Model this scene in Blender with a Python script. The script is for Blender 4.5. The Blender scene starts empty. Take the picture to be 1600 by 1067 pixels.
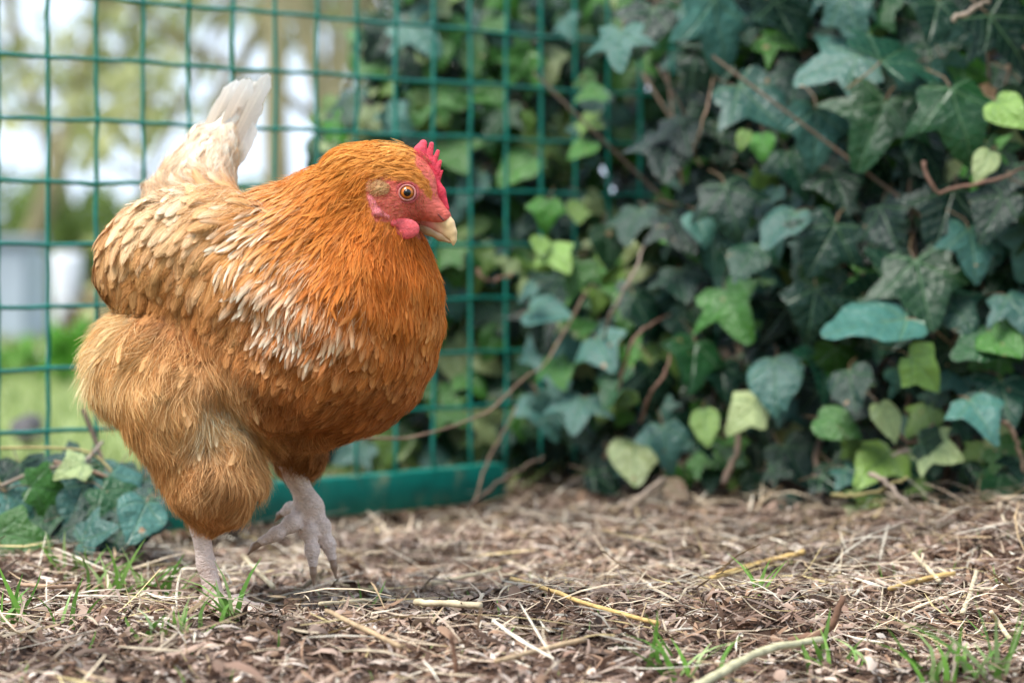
import bpy, math
import numpy as np
from mathutils import Vector, Matrix

rng = np.random.default_rng(7)
C = bpy.context.scene.collection
SC = bpy.context.scene

# ------------------------------------------------------------------ camera, sky, sun, exposure
FPX = 4230.0            # focal length in pixels of a 1600 px wide frame
CAMD, CAMZ = 2.2, 0.29
HORY = 395.0
cam_d = bpy.data.cameras.new('camera')
cam_d.sensor_width = 36.0
cam_d.lens = FPX / 1600 * 36.0
cam_d.shift_y = -(533.5 - HORY) / 1600
cam_d.clip_start = 0.05
cam_d.clip_end = 500
cam_d.dof.use_dof = True
cam_d.dof.focus_distance = 2.085
cam_d.dof.aperture_fstop = 5.0
cam = bpy.data.objects.new('camera', cam_d)
cam.location = (0, -CAMD, CAMZ)
cam.rotation_euler = (math.pi / 2, 0, 0)
C.objects.link(cam)
SC.camera = cam

SUN_EL, SUN_AZ = math.radians(62), math.radians(236)     # azimuth clockwise from +Y
w = bpy.data.worlds.new('World'); SC.world = w; w.use_nodes = True
nt = w.node_tree
bg = nt.nodes['Background']
sky = nt.nodes.new('ShaderNodeTexSky'); sky.sky_type = 'NISHITA'
sky.sun_disc = False; sky.sun_elevation = SUN_EL; sky.sun_rotation = SUN_AZ
sky.air_density = 1.0; sky.dust_density = 2.0; sky.ozone_density = 1.0
mixn = nt.nodes.new('ShaderNodeMix'); mixn.data_type = 'RGBA'
nz = nt.nodes.new('ShaderNodeTexNoise'); nz.inputs['Scale'].default_value = 2.2; nz.inputs['Detail'].default_value = 6
rmp = nt.nodes.new('ShaderNodeMapRange'); rmp.inputs[1].default_value = .3; rmp.inputs[2].default_value = .7
rmp.inputs[3].default_value = .7; rmp.inputs[4].default_value = 1.0
nt.links.new(nz.outputs['Fac'], rmp.inputs[0]); nt.links.new(rmp.outputs[0], mixn.inputs[0])
nt.links.new(sky.outputs[0], mixn.inputs[6]); mixn.inputs[7].default_value = (6.9, 8.2, 10.2, 1)
nt.links.new(mixn.outputs[2], bg.inputs[0]); bg.inputs[1].default_value = 0.057

sd = bpy.data.lights.new('sun', 'SUN'); sd.energy = 1.5; sd.angle = math.radians(24); sd.color = (1, .95, .87)
so = bpy.data.objects.new('sun', sd); C.objects.link(so)
sdir = Vector((math.sin(SUN_AZ) * math.cos(SUN_EL), math.cos(SUN_AZ) * math.cos(SUN_EL), math.sin(SUN_EL)))
so.rotation_euler = sdir.to_track_quat('Z', 'Y').to_euler()
so.location = (0, 0, 5)
SC.view_settings.view_transform = 'Standard'; SC.view_settings.look = 'None'
SC.view_settings.gamma = 1; SC.view_settings.use_curve_mapping = False
SC.view_settings.exposure = 1.88
SC.render.engine = 'CYCLES'
SC.cycles.use_denoising = True
SC.cycles.max_bounces = 6; SC.cycles.diffuse_bounces = 3; SC.cycles.glossy_bounces = 3
SC.cycles.transmission_bounces = 3; SC.cycles.transparent_max_bounces = 24
SC.cycles.caustics_reflective = False; SC.cycles.caustics_refractive = False

# ------------------------------------------------------------------ helpers
def W(px, py, Y=0.0):
    k = (Y + CAMD) / FPX
    return np.array([(px - 800) * k, Y, CAMZ + (HORY - py) * k])
def G(px, py, z=0.0):                       # the ground point that shows there
    d = (CAMZ - z) * FPX / (py - HORY)
    return np.array([(px - 800) * d / FPX, d - CAMD, z])
def to_px(p):
    d = p[:, 1] + CAMD
    return 800 + p[:, 0] * FPX / d, HORY + (CAMZ - p[:, 2]) * FPX / d
def lin(c):
    c = np.asarray(c, float) / 255.0
    return np.where(c <= .04045, c / 12.92, ((c + .055) / 1.055) ** 2.4)
def nrm(v):
    return v / np.maximum(np.linalg.norm(v, axis=-1, keepdims=True), 1e-9)

def mk_mesh(name, V, F, col=None, uv=None, smooth=True):
    """V (n,3); F int array (m,3|4) or list of such arrays; col per vertex (n,3); uv per vertex (n,2)"""
    V = np.asarray(V, np.float32)
    Fs = F if isinstance(F, list) and isinstance(F[0], np.ndarray) else [F]
    Fs = [np.asarray(f, np.int32) for f in Fs if len(f)]
    me = bpy.data.meshes.new(name)
    me.vertices.add(len(V)); me.vertices.foreach_set('co', V.ravel())
    li = np.concatenate([f.ravel() for f in Fs])
    tot = np.concatenate([np.full(len(f), f.shape[1], np.int32) for f in Fs])
    st = np.concatenate([[0], np.cumsum(tot)[:-1]]).astype(np.int32)
    me.loops.add(len(li)); me.loops.foreach_set('vertex_index', li)
    me.polygons.add(len(tot)); me.polygons.foreach_set('loop_start', st); me.polygons.foreach_set('loop_total', tot)
    if smooth:
        me.polygons.foreach_set('use_smooth', np.ones(len(tot), bool))
    me.update(calc_edges=True); me.validate()
    if col is not None:
        a = me.color_attributes.new('Col', 'FLOAT_COLOR', 'POINT')
        c4 = np.ones((len(V), 4), np.float32); c4[:, :3] = col
        a.data.foreach_set('color', c4.ravel())
    if uv is not None:
        l = me.uv_layers.new(name='UVMap')
        lix = np.empty(len(me.loops), np.int32); me.loops.foreach_get('vertex_index', lix)
        l.data.foreach_set('uv', np.asarray(uv, np.float32)[lix].ravel())
    return me
def obj(name, me, mat=None, parent=None, **props):
    o = bpy.data.objects.new(name, me); C.objects.link(o)
    if mat is not None and me is not None and not me.materials: me.materials.append(mat)
    if parent is not None: o.parent = parent
    for k, v in props.items(): o[k] = v
    return o
def thing(name, label, cat, loc=(0, 0, 0), group=None):
    o = bpy.data.objects.new(name, None); C.objects.link(o)
    o.location = loc; o.empty_display_size = .05
    o['label'] = label; o['category'] = cat
    if group: o['group'] = group
    return o
def keep(o, parent):
    """parent without moving (parents are unrotated empties)"""
    o.parent = parent
    o.matrix_parent_inverse = Matrix.Translation(-Vector(parent.location))
    return o

def tube(pts, rads, n=6, cap=True):
    pts = np.asarray(pts, float); m = len(pts)
    rads = np.broadcast_to(np.asarray(rads, float), (m,))
    T = nrm(np.gradient(pts, axis=0))
    up = np.array([0, 0, 1.]) if abs(T[0][2]) < .9 else np.array([1., 0, 0])
    N0 = nrm(np.cross(T[0], up))
    V = []
    for i in range(m):
        N0 = nrm(N0 - T[i] * np.dot(N0, T[i])); B = np.cross(T[i], N0)
        a = np.arange(n) / n * 2 * math.pi
        V.append(pts[i] + rads[i] * (np.cos(a)[:, None] * N0 + np.sin(a)[:, None] * B))
    V = np.concatenate(V)
    i = np.arange(m - 1)[:, None] * n; j = np.arange(n)[None]; j2 = (j + 1) % n
    F = np.stack([i + j, i + j2, i + n + j2, i + n + j], -1).reshape(-1, 4)
    T3 = []
    if cap:
        V = np.concatenate([V, pts[:1], pts[-1:]])
        a, b = m * n, m * n + 1
        for q in range(n):
            T3.append((a, (q + 1) % n, q)); T3.append((b, (m - 1) * n + q, (m - 1) * n + (q + 1) % n))
    return V, F, np.array(T3, int).reshape(-1, 3)
class MB:
    def __init__(s): s.V = []; s.Q = []; s.T = []; s.c = []; s.n = 0
    def add(s, V, Q=None, T=None, col=None):
        s.V.append(V)
        if Q is not None and len(Q): s.Q.append(np.asarray(Q) + s.n)
        if T is not None and len(T): s.T.append(np.asarray(T) + s.n)
        if col is not None: s.c.append(np.broadcast_to(col, (len(V), 3)))
        s.n += len(V)
    def tube(s, pts, rads, n=6, col=None):
        V, Q, T = tube(pts, rads, n); s.add(V, Q, T, col)
    def mesh(s, name, smooth=True):
        F = ([np.concatenate(s.Q)] if s.Q else []) + ([np.concatenate(s.T)] if s.T else [])
        return mk_mesh(name, np.concatenate(s.V), F, np.concatenate(s.c) if s.c else None, None, smooth)
def smooth_path(ctrl, n):
    ctrl = np.asarray(ctrl, float)
    t = np.linspace(0, len(ctrl) - 1, n); P = np.vstack([2 * ctrl[0] - ctrl[1], ctrl, 2 * ctrl[-1] - ctrl[-2]])
    i = np.minimum(t.astype(int), len(ctrl) - 2); f = (t - i)[:, None]
    p0, p1, p2, p3 = P[i], P[i + 1], P[i + 2], P[i + 3]
    return .5 * (2 * p1 + (p2 - p0) * f + (2 * p0 - 5 * p1 + 4 * p2 - p3) * f ** 2 + (3 * p1 - p0 - 3 * p2 + p3) * f ** 3)

# ------------------------------------------------------------------ materials
def mat(name, col=None, rough=.6, attr=True, spec=.4, jitter=None, bump=None, trans=0, sss=0, noise=None, sheen=0, coat=0, metal=0):
    m = bpy.data.materials.new(name); m.use_nodes = True
    t = m.node_tree; b = t.nodes['Principled BSDF']; L = t.links.new
    b.inputs['Roughness'].default_value = rough; b.inputs['Specular IOR Level'].default_value = spec
    b.inputs['Metallic'].default_value = metal
    b.inputs['Coat Weight'].default_value = coat; b.inputs['Coat Roughness'].default_value = .15
    if sheen: b.inputs['Sheen Weight'].default_value = sheen; b.inputs['Sheen Roughness'].default_value = .4
    if sss:
        b.inputs['Subsurface Weight'].default_value = sss; b.inputs['Subsurface Scale'].default_value = .004
        b.inputs['Subsurface Radius'].default_value = (1, .3, .2)
    if attr:
        a = t.nodes.new('ShaderNodeAttribute'); a.attribute_name = 'Col'; src = a.outputs['Color']
    else:
        r = t.nodes.new('ShaderNodeRGB'); r.outputs[0].default_value = (*col, 1); src = r.outputs[0]
    tc = t.nodes.new('ShaderNodeTexCoord')
    if noise:                                  # (scale, low, high) multiplies the colour
        n = t.nodes.new('ShaderNodeTexNoise'); n.inputs['Scale'].default_value = noise[0]; n.inputs['Detail'].default_value = 5
        L(tc.outputs['Object'], n.inputs['Vector'])
        mr = t.nodes.new('ShaderNodeMapRange'); mr.inputs[1].default_value = .3; mr.inputs[2].default_value = .7
        mr.inputs[3].default_value = noise[1]; mr.inputs[4].default_value = noise[2]; L(n.outputs['Fac'], mr.inputs[0])
        mu = t.nodes.new('ShaderNodeMix'); mu.data_type = 'RGBA'; mu.blend_type = 'MULTIPLY'; mu.inputs[0].default_value = 1
        L(src, mu.inputs[6]); L(mr.outputs[0], mu.inputs[7]); src = mu.outputs[2]
    if jitter:                                 # per-object value and hue jitter
        oi = t.nodes.new('ShaderNodeObjectInfo')
        h = t.nodes.new('ShaderNodeHueSaturation')
        mr = t.nodes.new('ShaderNodeMapRange'); mr.inputs[3].default_value = 1 - jitter; mr.inputs[4].default_value = 1 + jitter
        L(oi.outputs['Random'], mr.inputs[0]); L(mr.outputs[0], h.inputs['Value']); L(src, h.inputs['Color']); src = h.outputs[0]
    L(src, b.inputs['Base Color'])
    if bump:                                   # (scale, strength, distance)
        n = t.nodes.new('ShaderNodeTexNoise'); n.inputs['Scale'].default_value = bump[0]; n.inputs['Detail'].default_value = 6
        L(tc.outputs['Object'], n.inputs['Vector'])
        bp = t.nodes.new('ShaderNodeBump'); bp.inputs['Strength'].default_value = bump[1]; bp.inputs['Distance'].default_value = bump[2]
        L(n.outputs['Fac'], bp.inputs['Height']); L(bp.outputs[0], b.inputs['Normal'])
    if trans:
        out = t.nodes['Material Output']; tr = t.nodes.new('ShaderNodeBsdfTranslucent'); L(src, tr.inputs[0])
        mx = t.nodes.new('ShaderNodeMixShader'); mx.inputs[0].default_value = trans
        L(b.outputs[0], mx.inputs[1]); L(tr.outputs[0], mx.inputs[2]); L(mx.outputs[0], out.inputs[0])
    return m

def feather_material(name, barb=1.0, fray=True):
    m = mat(name, rough=.55, spec=.25, trans=.22)
    t = m.node_tree; L = t.links.new; b = t.nodes['Principled BSDF']
    uv = t.nodes.new('ShaderNodeUVMap'); sp = t.nodes.new('ShaderNodeSeparateXYZ'); L(uv.outputs[0], sp.inputs[0])
    def M(op, a, bb=None):
        n = t.nodes.new('ShaderNodeMath'); n.operation = op
        for i, v in enumerate((a, bb)):
            if v is None: continue
            if isinstance(v, (int, float)): n.inputs[i].default_value = v
            else: L(v, n.inputs[i])
        return n.outputs[0]
    ax = M('ABSOLUTE', M('SUBTRACT', sp.outputs[0], .5))          # 0 at the shaft, .5 at the edge
    ph = M('ADD', M('MULTIPLY', sp.outputs[1], 55.0), M('MULTIPLY', ax, -60.0))
    nn = t.nodes.new('ShaderNodeTexNoise'); nn.inputs['Scale'].default_value = 900
    tc = t.nodes.new('ShaderNodeTexCoord'); L(tc.outputs['Object'], nn.inputs['Vector'])
    s = M('SINE', M('ADD', ph, M('MULTIPLY', nn.outputs['Fac'], 9.0)))
    shaft = M('LESS_THAN', ax, .035)
    val = M('ADD', M('ADD', M('MULTIPLY', s, .09 * barb), 1.0), M('MULTIPLY', shaft, .28))
    src = b.inputs['Base Color'].links[0].from_socket
    mu = t.nodes.new('ShaderNodeMix'); mu.data_type = 'RGBA'; mu.blend_type = 'MULTIPLY'; mu.inputs[0].default_value = 1
    L(src, mu.inputs[6]); L(val, mu.inputs[7]); L(mu.outputs[2], b.inputs['Base Color'])
    bp = t.nodes.new('ShaderNodeBump'); bp.inputs['Strength'].default_value = .35; bp.inputs['Distance'].default_value = .0006
    L(s, bp.inputs['Height']); L(bp.outputs[0], b.inputs['Normal'])
    if not fray: return m
    edge = M('GREATER_THAN', M('ADD', M('MULTIPLY', ax, 2.0), M('MULTIPLY', nn.outputs['Fac'], .5)), .92)
    tipm = M('GREATER_THAN', M('ADD', sp.outputs[1], M('MULTIPLY', nn.outputs['Fac'], .16)), 1.03)
    gap = M('MULTIPLY', M('MAXIMUM', edge, tipm), M('GREATER_THAN', s, -.25))
    out = t.nodes['Material Output']; sh = out.inputs[0].links[0].from_socket; tr = t.nodes.new('ShaderNodeBsdfTransparent')
    mx = t.nodes.new('ShaderNodeMixShader'); L(gap, mx.inputs[0]); L(sh, mx.inputs[1]); L(tr.outputs[0], mx.inputs[2]); L(mx.outputs[0], out.inputs[0])
    return m

def leaf_material():
    m = mat('ivy_leaf', rough=.27, spec=.34, trans=.07, jitter=.34)
    t = m.node_tree; L = t.links.new; b = t.nodes['Principled BSDF']
    b.inputs['Coat Weight'].default_value = .03; b.inputs['Coat Roughness'].default_value = .25
    uv = t.nodes.new('ShaderNodeUVMap'); sp = t.nodes.new('ShaderNodeSeparateXYZ'); L(uv.outputs[0], sp.inputs[0])
    def M(op, a, bb=None, cc=None):
        n = t.nodes.new('ShaderNodeMath'); n.operation = op
        for i, v in enumerate((a, bb, cc)):
            if v is None: continue
            if isinstance(v, (int, float)): n.inputs[i].default_value = v
            else: L(v, n.inputs[i])
        return n.outputs[0]
    x = M('MULTIPLY', M('SUBTRACT', sp.outputs[0], .5), 2.0); y = sp.outputs[1]
    ax = M('ABSOLUTE', x)
    best = None
    for ang in (0, 52, 112):
        a = math.radians(ang)
        along = M('ADD', M('MULTIPLY', ax, math.sin(a)), M('MULTIPLY', y, math.cos(a)))
        d = M('ABSOLUTE', M('SUBTRACT', M('MULTIPLY', ax, math.cos(a)), M('MULTIPLY', y, math.sin(a))))
        d = M('ADD', d, M('MULTIPLY', M('LESS_THAN', along, 0), 5.0))
        d = M('ADD', d, M('MULTIPLY', along, .012))
        best = d if best is None else M('MINIMUM', best, d)
    mr = t.nodes.new('ShaderNodeMapRange'); mr.interpolation_type = 'SMOOTHSTEP'
    mr.inputs[1].default_value = .006; mr.inputs[2].default_value = .030; mr.inputs[3].default_value = 1; mr.inputs[4].default_value = 0
    L(best, mr.inputs[0])
    # side veins
    sv = M('SINE', M('ADD', M('MULTIPLY', y, 34.0), M('MULTIPLY', ax, -30.0)))
    sv = M('MULTIPLY', M('GREATER_THAN', sv, .86), .28)
    vein = M('MAXIMUM', mr.outputs[0], sv)
    src = b.inputs['Base Color'].links[0].from_socket
    # brown blotches with a shape of their own
    tc = t.nodes.new('ShaderNodeTexCoord'); oi = t.nodes.new('ShaderNodeObjectInfo')
    at = t.nodes.new('ShaderNodeAttribute'); at.attribute_name = 'Col'; sc_ = t.nodes.new('ShaderNodeSeparateColor'); L(at.outputs['Color'], sc_.inputs[0])
    vm = t.nodes.new('ShaderNodeCombineXYZ'); L(x, vm.inputs[0]); L(y, vm.inputs[1])
    L(M('ADD', M('MULTIPLY', oi.outputs['Random'], 40.0), M('MULTIPLY', sc_.outputs[1], 700.0)), vm.inputs[2])
    nz = t.nodes.new('ShaderNodeTexNoise'); nz.inputs['Scale'].default_value = 3.2; nz.inputs['Detail'].default_value = 4
    L(vm.outputs[0], nz.inputs['Vector'])
    m0 = t.nodes.new('ShaderNodeMapRange'); m0.inputs[1].default_value = .69; m0.inputs[2].default_value = .73; L(nz.outputs['Fac'], m0.inputs[0])
    mx0 = t.nodes.new('ShaderNodeMix'); mx0.data_type = 'RGBA'; mx0.inputs[7].default_value = (*lin((150, 120, 90)), 1)
    L(m0.outputs[0], mx0.inputs[0]); L(src, mx0.inputs[6])
    n2 = t.nodes.new('ShaderNodeTexNoise'); n2.inputs['Scale'].default_value = 9; n2.inputs['Detail'].default_value = 5; L(vm.outputs[0], n2.inputs['Vector'])
    m2 = t.nodes.new('ShaderNodeMapRange'); m2.inputs[1].default_value = .3; m2.inputs[2].default_value = .7; m2.inputs[3].default_value = .86; m2.inputs[4].default_value = 1.14
    L(n2.outputs['Fac'], m2.inputs[0])
    mu = t.nodes.new('ShaderNodeMix'); mu.data_type = 'RGBA'; mu.blend_type = 'MULTIPLY'; mu.inputs[0].default_value = 1
    L(mx0.outputs[2], mu.inputs[6]); L(m2.outputs[0], mu.inputs[7])
    mx = t.nodes.new('ShaderNodeMix'); mx.data_type = 'RGBA'; mx.inputs[7].default_value = (*lin((92, 124, 88)), 1)
    L(M('MULTIPLY', vein, .58), mx.inputs[0]); L(mu.outputs[2], mx.inputs[6]); L(mx.outputs[2], b.inputs['Base Color'])
    bp = t.nodes.new('ShaderNodeBump'); bp.inputs['Strength'].default_value = .4; bp.inputs['Distance'].default_value = .02
    hh = M('ADD', M('MULTIPLY', vein, -.5), M('MULTIPLY', n2.outputs['Fac'], .6)); L(hh, bp.inputs['Height']); L(bp.outputs[0], b.inputs['Normal'])
    return m

M_feather = feather_material('hen_feather')
M_tail = feather_material('hen_tail_feather', 1.0, False)
M_down = mat('hen_down_fibre', rough=.6, spec=.2, trans=.25)
M_body = mat('hen_body', rough=.6, spec=.3, bump=(600, .45, .001), noise=(300, .85, 1.12))
M_legs = None
M_comb = mat('comb_skin', rough=.5, spec=.35, sss=.2, bump=(1100, .9, .0012), noise=(260, .72, 1.2))
M_beak = mat('beak_horn', rough=.38, spec=.45, bump=(500, .2, .0005), noise=(220, .85, 1.1))
M_eye = mat('eye_iris', rough=.06, spec=.35, coat=.25, noise=(900, .8, 1.15))
M_leaf = leaf_material()
M_stem = mat('woody_stem', rough=.75, bump=(180, .6, .002), noise=(60, .7, 1.25))
M_lit = mat('litter', rough=.85, spec=.2, trans=.06)
M_straw = mat('straw', rough=.6, spec=.3, noise=(120, .6, 1.12), bump=(400, .4, .001))
M_grass = mat('grass_blade', rough=.45, spec=.4, trans=.3)
M_bark = mat('bark', rough=.9, bump=(12, .8, .02), noise=(9, .7, 1.2))
M_tleaf = mat('tree_leaf', rough=.6, trans=.35)

def soil_material():
    m = mat('soil', col=lin((92, 70, 57)), attr=False, rough=.95, spec=.15, noise=(45, .45, 1.35), bump=(150, .9, .006))
    return m
M_soil = soil_material()
M_lawn = mat('lawn', col=lin((134, 146, 92)), attr=False, rough=.95, spec=.1, noise=(1.3, .7, 1.2))
M_green = mat('green_coating', col=lin((14, 124, 106)), attr=False, rough=.38, spec=.5, noise=(35, .75, 1.15), bump=(200, .15, .001))

# ------------------------------------------------------------------ ground
FA = np.array([-0.5097, 0.495]); FD = np.array([0.686, 0.728])     # fence line in plan
FN = np.array([-FD[1], FD[0]])                                     # points behind the fence
def fence_side(x, y):
    return (x - FA[0]) * FN[0] + (y - FA[1]) * FN[1]
_ph = rng.uniform(0, 6.28, (24, 2)); _dr = rng.uniform(0, 6.28, 24)
_fr = np.geomspace(3.5, 75, 24); _am = .007 * (_fr / 3.5) ** -.72
def gh(x, y):
    x = np.asarray(x, float); y = np.asarray(y, float)
    h = np.zeros(np.broadcast(x, y).shape)
    for i in range(24):
        h = h + _am[i] * np.sin((x * math.cos(_dr[i]) + y * math.sin(_dr[i])) * _fr[i] + _ph[i, 0])
    h = h * .85
    def mound(px, py, r, a):
        g = G(px, py); return a * np.exp(-((x - g[0]) ** 2 + ((y - g[1]) * .7) ** 2) / r ** 2)
    h = h + mound(1190, 985, .045, .020) + mound(60, 900, .10, .014) + mound(300, 1020, .09, .010) + mound(1560, 860, .13, .02)
    h = h + mound(470, 905, .05, .010) + mound(880, 960, .06, .008)
    h = h - .022 * np.exp(-((fence_side(x, y) + .02) / .06) ** 2)
    h = h + .05 * np.clip((y - .85) / .5, 0, 1) * np.clip((x - .05) / .3, 0, 1)
    return h
lawn = obj('lawn_ground', mk_mesh('lawn_ground', [(-150, -60, -.03), (150, -60, -.03), (150, 300, -.03), (-150, 300, -.03)], [[0, 1, 2, 3]]), M_lawn, kind='structure')
gx = np.linspace(-1.3, 1.3, 300); gy = np.linspace(-.95, 1.75, 310)
XX, YY = np.meshgrid(gx, gy)
ZZ = gh(XX, YY)
edge = np.minimum(np.minimum(XX + 1.3, 1.3 - XX), np.minimum(YY + .95, 1.75 - YY))
ZZ = ZZ - .05 * np.clip(1 - edge / .15, 0, 1)
i, j = np.meshgrid(np.arange(309), np.arange(299), indexing='ij'); i = i.ravel(); j = j.ravel()
Fq = np.stack([i * 300 + j, i * 300 + j + 1, (i + 1) * 300 + j + 1, (i + 1) * 300 + j], -1)
soil = obj('soil_ground', mk_mesh('soil_ground', np.stack([XX, YY, ZZ], -1).reshape(-1, 3), Fq), M_soil, kind='structure')

# ------------------------------------------------------------------ SDF toolkit
def s_ell(c, ax, r):
    c = np.asarray(c, np.float32); ax = np.asarray(ax, np.float32); r = np.asarray(r, np.float32)
    def f(p):
        q = (p - c) @ ax.T
        k0 = np.linalg.norm(q / r, axis=-1); k1 = np.linalg.norm(q / r ** 2, axis=-1)
        return k0 * (k0 - 1) / np.maximum(k1, 1e-6)
    R = float(max(r)); f.lo = c - R; f.hi = c + R
    return f
def s_cone(a, b, ra, rb, flat=None):
    a = np.asarray(a, np.float32); b = np.asarray(b, np.float32)
    def f(p):
        pa = p - a; ba = b - a
        if flat is not None:
            d = flat[0].astype(np.float32); k = flat[1] - 1
            pa = pa + (pa @ d)[..., None] * d * k; ba = ba + (ba @ d) * d * k
        t = np.clip((pa @ ba) / max(float(ba @ ba), 1e-12), 0, 1)
        return np.linalg.norm(pa - t[..., None] * ba, axis=-1) - (ra + (rb - ra) * t)
    R = max(ra, rb); f.lo = np.minimum(a, b) - R; f.hi = np.maximum(a, b) + R
    return f
class Grid:
    def __init__(s, lo, hi, h):
        s.lo = np.asarray(lo, np.float32); s.h = h
        s.n = np.ceil((np.asarray(hi) - s.lo) / h).astype(int) + 1
        s.a = np.full(s.n, .05, np.float32)
    def add(s, f, k):
        m = k + .012
        i0 = np.clip(np.floor((f.lo - m - s.lo) / s.h).astype(int), 0, s.n - 1)
        i1 = np.clip(np.ceil((f.hi + m - s.lo) / s.h).astype(int) + 1, 1, s.n)
        g = np.stack(np.meshgrid(*[s.lo[q] + s.h * np.arange(i0[q], i1[q], dtype=np.float32) for q in range(3)], indexing='ij'), -1)
        d = f(g)
        sl = tuple(slice(i0[q], i1[q]) for q in range(3))
        a = s.a[sl]
        hh = np.maximum(k - np.abs(a - d), 0) / k
        s.a[sl] = np.minimum(a, d) - hh * hh * k * .25
    def sample(s, p):
        q = (p - s.lo) / s.h; q = np.clip(q, 0, s.n - 1.001); i = q.astype(int); f = q - i
        a = s.a; x, y, z = i[:, 0], i[:, 1], i[:, 2]; u, v, w_ = f[:, 0], f[:, 1], f[:, 2]
        c00 = a[x, y, z] * (1 - u) + a[x + 1, y, z] * u; c10 = a[x, y + 1, z] * (1 - u) + a[x + 1, y + 1, z] * u
        c01 = a[x, y, z + 1] * (1 - u) + a[x + 1, y, z + 1] * u; c11 = a[x, y + 1, z + 1] * (1 - u) + a[x + 1, y + 1, z + 1] * u
        return (c00 * (1 - v) + c10 * v) * (1 - w_) + (c01 * (1 - v) + c11 * v) * w_
    def grad(s, p, e=.003):
        g = np.empty_like(p)
        for q in range(3):
            d = np.zeros(3); d[q] = e
            g[:, q] = s.sample(p + d) - s.sample(p - d)
        return nrm(g)
    def project(s, p, it=2):
        for _ in range(it):
            p = p - s.grad(p) * np.clip(s.sample(p), -.02, .02)[:, None]
        return p
    def surface(s):
        A = s.a; neg = A < 0; n = A.shape
        ids, pos, quads = [], [], []
        nc = (n[0] - 1, n[1] - 1, n[2] - 1)
        def cid(i, j, k): return (i * nc[1] + j) * nc[2] + k
        for ax in range(3):
            s0 = [slice(None)] * 3; s1 = [slice(None)] * 3; s0[ax] = slice(0, -1); s1[ax] = slice(1, None)
            x = np.argwhere(neg[tuple(s0)] != neg[tuple(s1)])
            b, c = (ax + 1) % 3, (ax + 2) % 3
            ok = (x[:, b] > 0) & (x[:, b] < nc[b]) & (x[:, c] > 0) & (x[:, c] < nc[c]); x = x[ok]
            y = x.copy(); y[:, ax] += 1
            va = A[x[:, 0], x[:, 1], x[:, 2]]; vb = A[y[:, 0], y[:, 1], y[:, 2]]
            t = va / (va - vb); p = x.astype(float); p[:, ax] += t
            four = []
            for db, dc in ((0, 0), (-1, 0), (-1, -1), (0, -1)):
                q = x.copy(); q[:, b] += db; q[:, c] += dc
                four.append(cid(q[:, 0], q[:, 1], q[:, 2])); pos.append(p)
            four = np.stack(four, -1); ids.append(four.T.ravel())
            flip = va > 0
            four[flip] = four[flip][:, ::-1]
            quads.append(four)
        I = np.concatenate(ids); P = np.concatenate(pos)
        u, inv = np.unique(I, return_inverse=True)
        cnt = np.bincount(inv)
        V = np.stack([np.bincount(inv, P[:, q]) / cnt for q in range(3)], -1) * s.h + s.lo
        Q = np.searchsorted(u, np.concatenate(quads))
        return V, Q
def sdf_mesh(name, prims, h, col=None):
    lo = np.min([f.lo for f, _ in prims], 0) - .004; hi = np.max([f.hi for f, _ in prims], 0) + .004
    g = Grid(lo, hi, h)
    for f, k in prims: g.add(f, k)
    V, Q = g.surface()
    c = None
    if col is not None: c = col(V) if callable(col) else np.broadcast_to(col, (len(V), 3))
    return mk_mesh(name, V, Q, c)

# ------------------------------------------------------------------ the hen
def unit(a): return np.asarray(a, float) / np.linalg.norm(a)
hf = unit((.82, -.57, 0)); hl = unit((.57, .82, 0)); hu = np.array([0, 0, 1.])
AX = np.stack([hf, hl, hu])
def tilt(deg):
    a = math.radians(deg); return np.stack([hf * math.cos(a) + hu * math.sin(a), hl, hu * math.cos(a) - hf * math.sin(a)])
HC = np.array([-.198, .005, .238])
# head frame: u along the beak, v up, s towards the camera
ha = math.radians(14)
HF = np.array([math.cos(ha), -math.sin(ha), 0]); HS = np.array([-math.sin(ha), -math.cos(ha), 0])
HEADY = -.09
def Hd(zx, zy, s=0.0):
    """point of the head: (zx, zy) in units of 1/4.444 px of the head's side view, s metres off the middle plane"""
    px, py = 400 + zx / 4.444, 180 + zy / 4.444
    base = W(px, py, HEADY)
    o = W(640, 300, HEADY)
    u = (base[0] - o[0] - HS[0] * s) / math.cos(ha)
    return o + HF * u + hu * (base[2] - o[2]) + HS * s
HAX = np.stack([HF, HS, hu])
def htilt(deg):
    a = math.radians(deg); return np.stack([HF * math.cos(a) + hu * math.sin(a), HS, hu * math.cos(a) - HF * math.sin(a)])
wing_ax = tilt(12)
_wa = math.radians(9); _f, _l = wing_ax[0] * math.cos(_wa) + wing_ax[1] * math.sin(_wa), wing_ax[1] * math.cos(_wa) - wing_ax[0] * math.sin(_wa); wing_ax = np.stack([_f, _l, wing_ax[2]])
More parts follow.
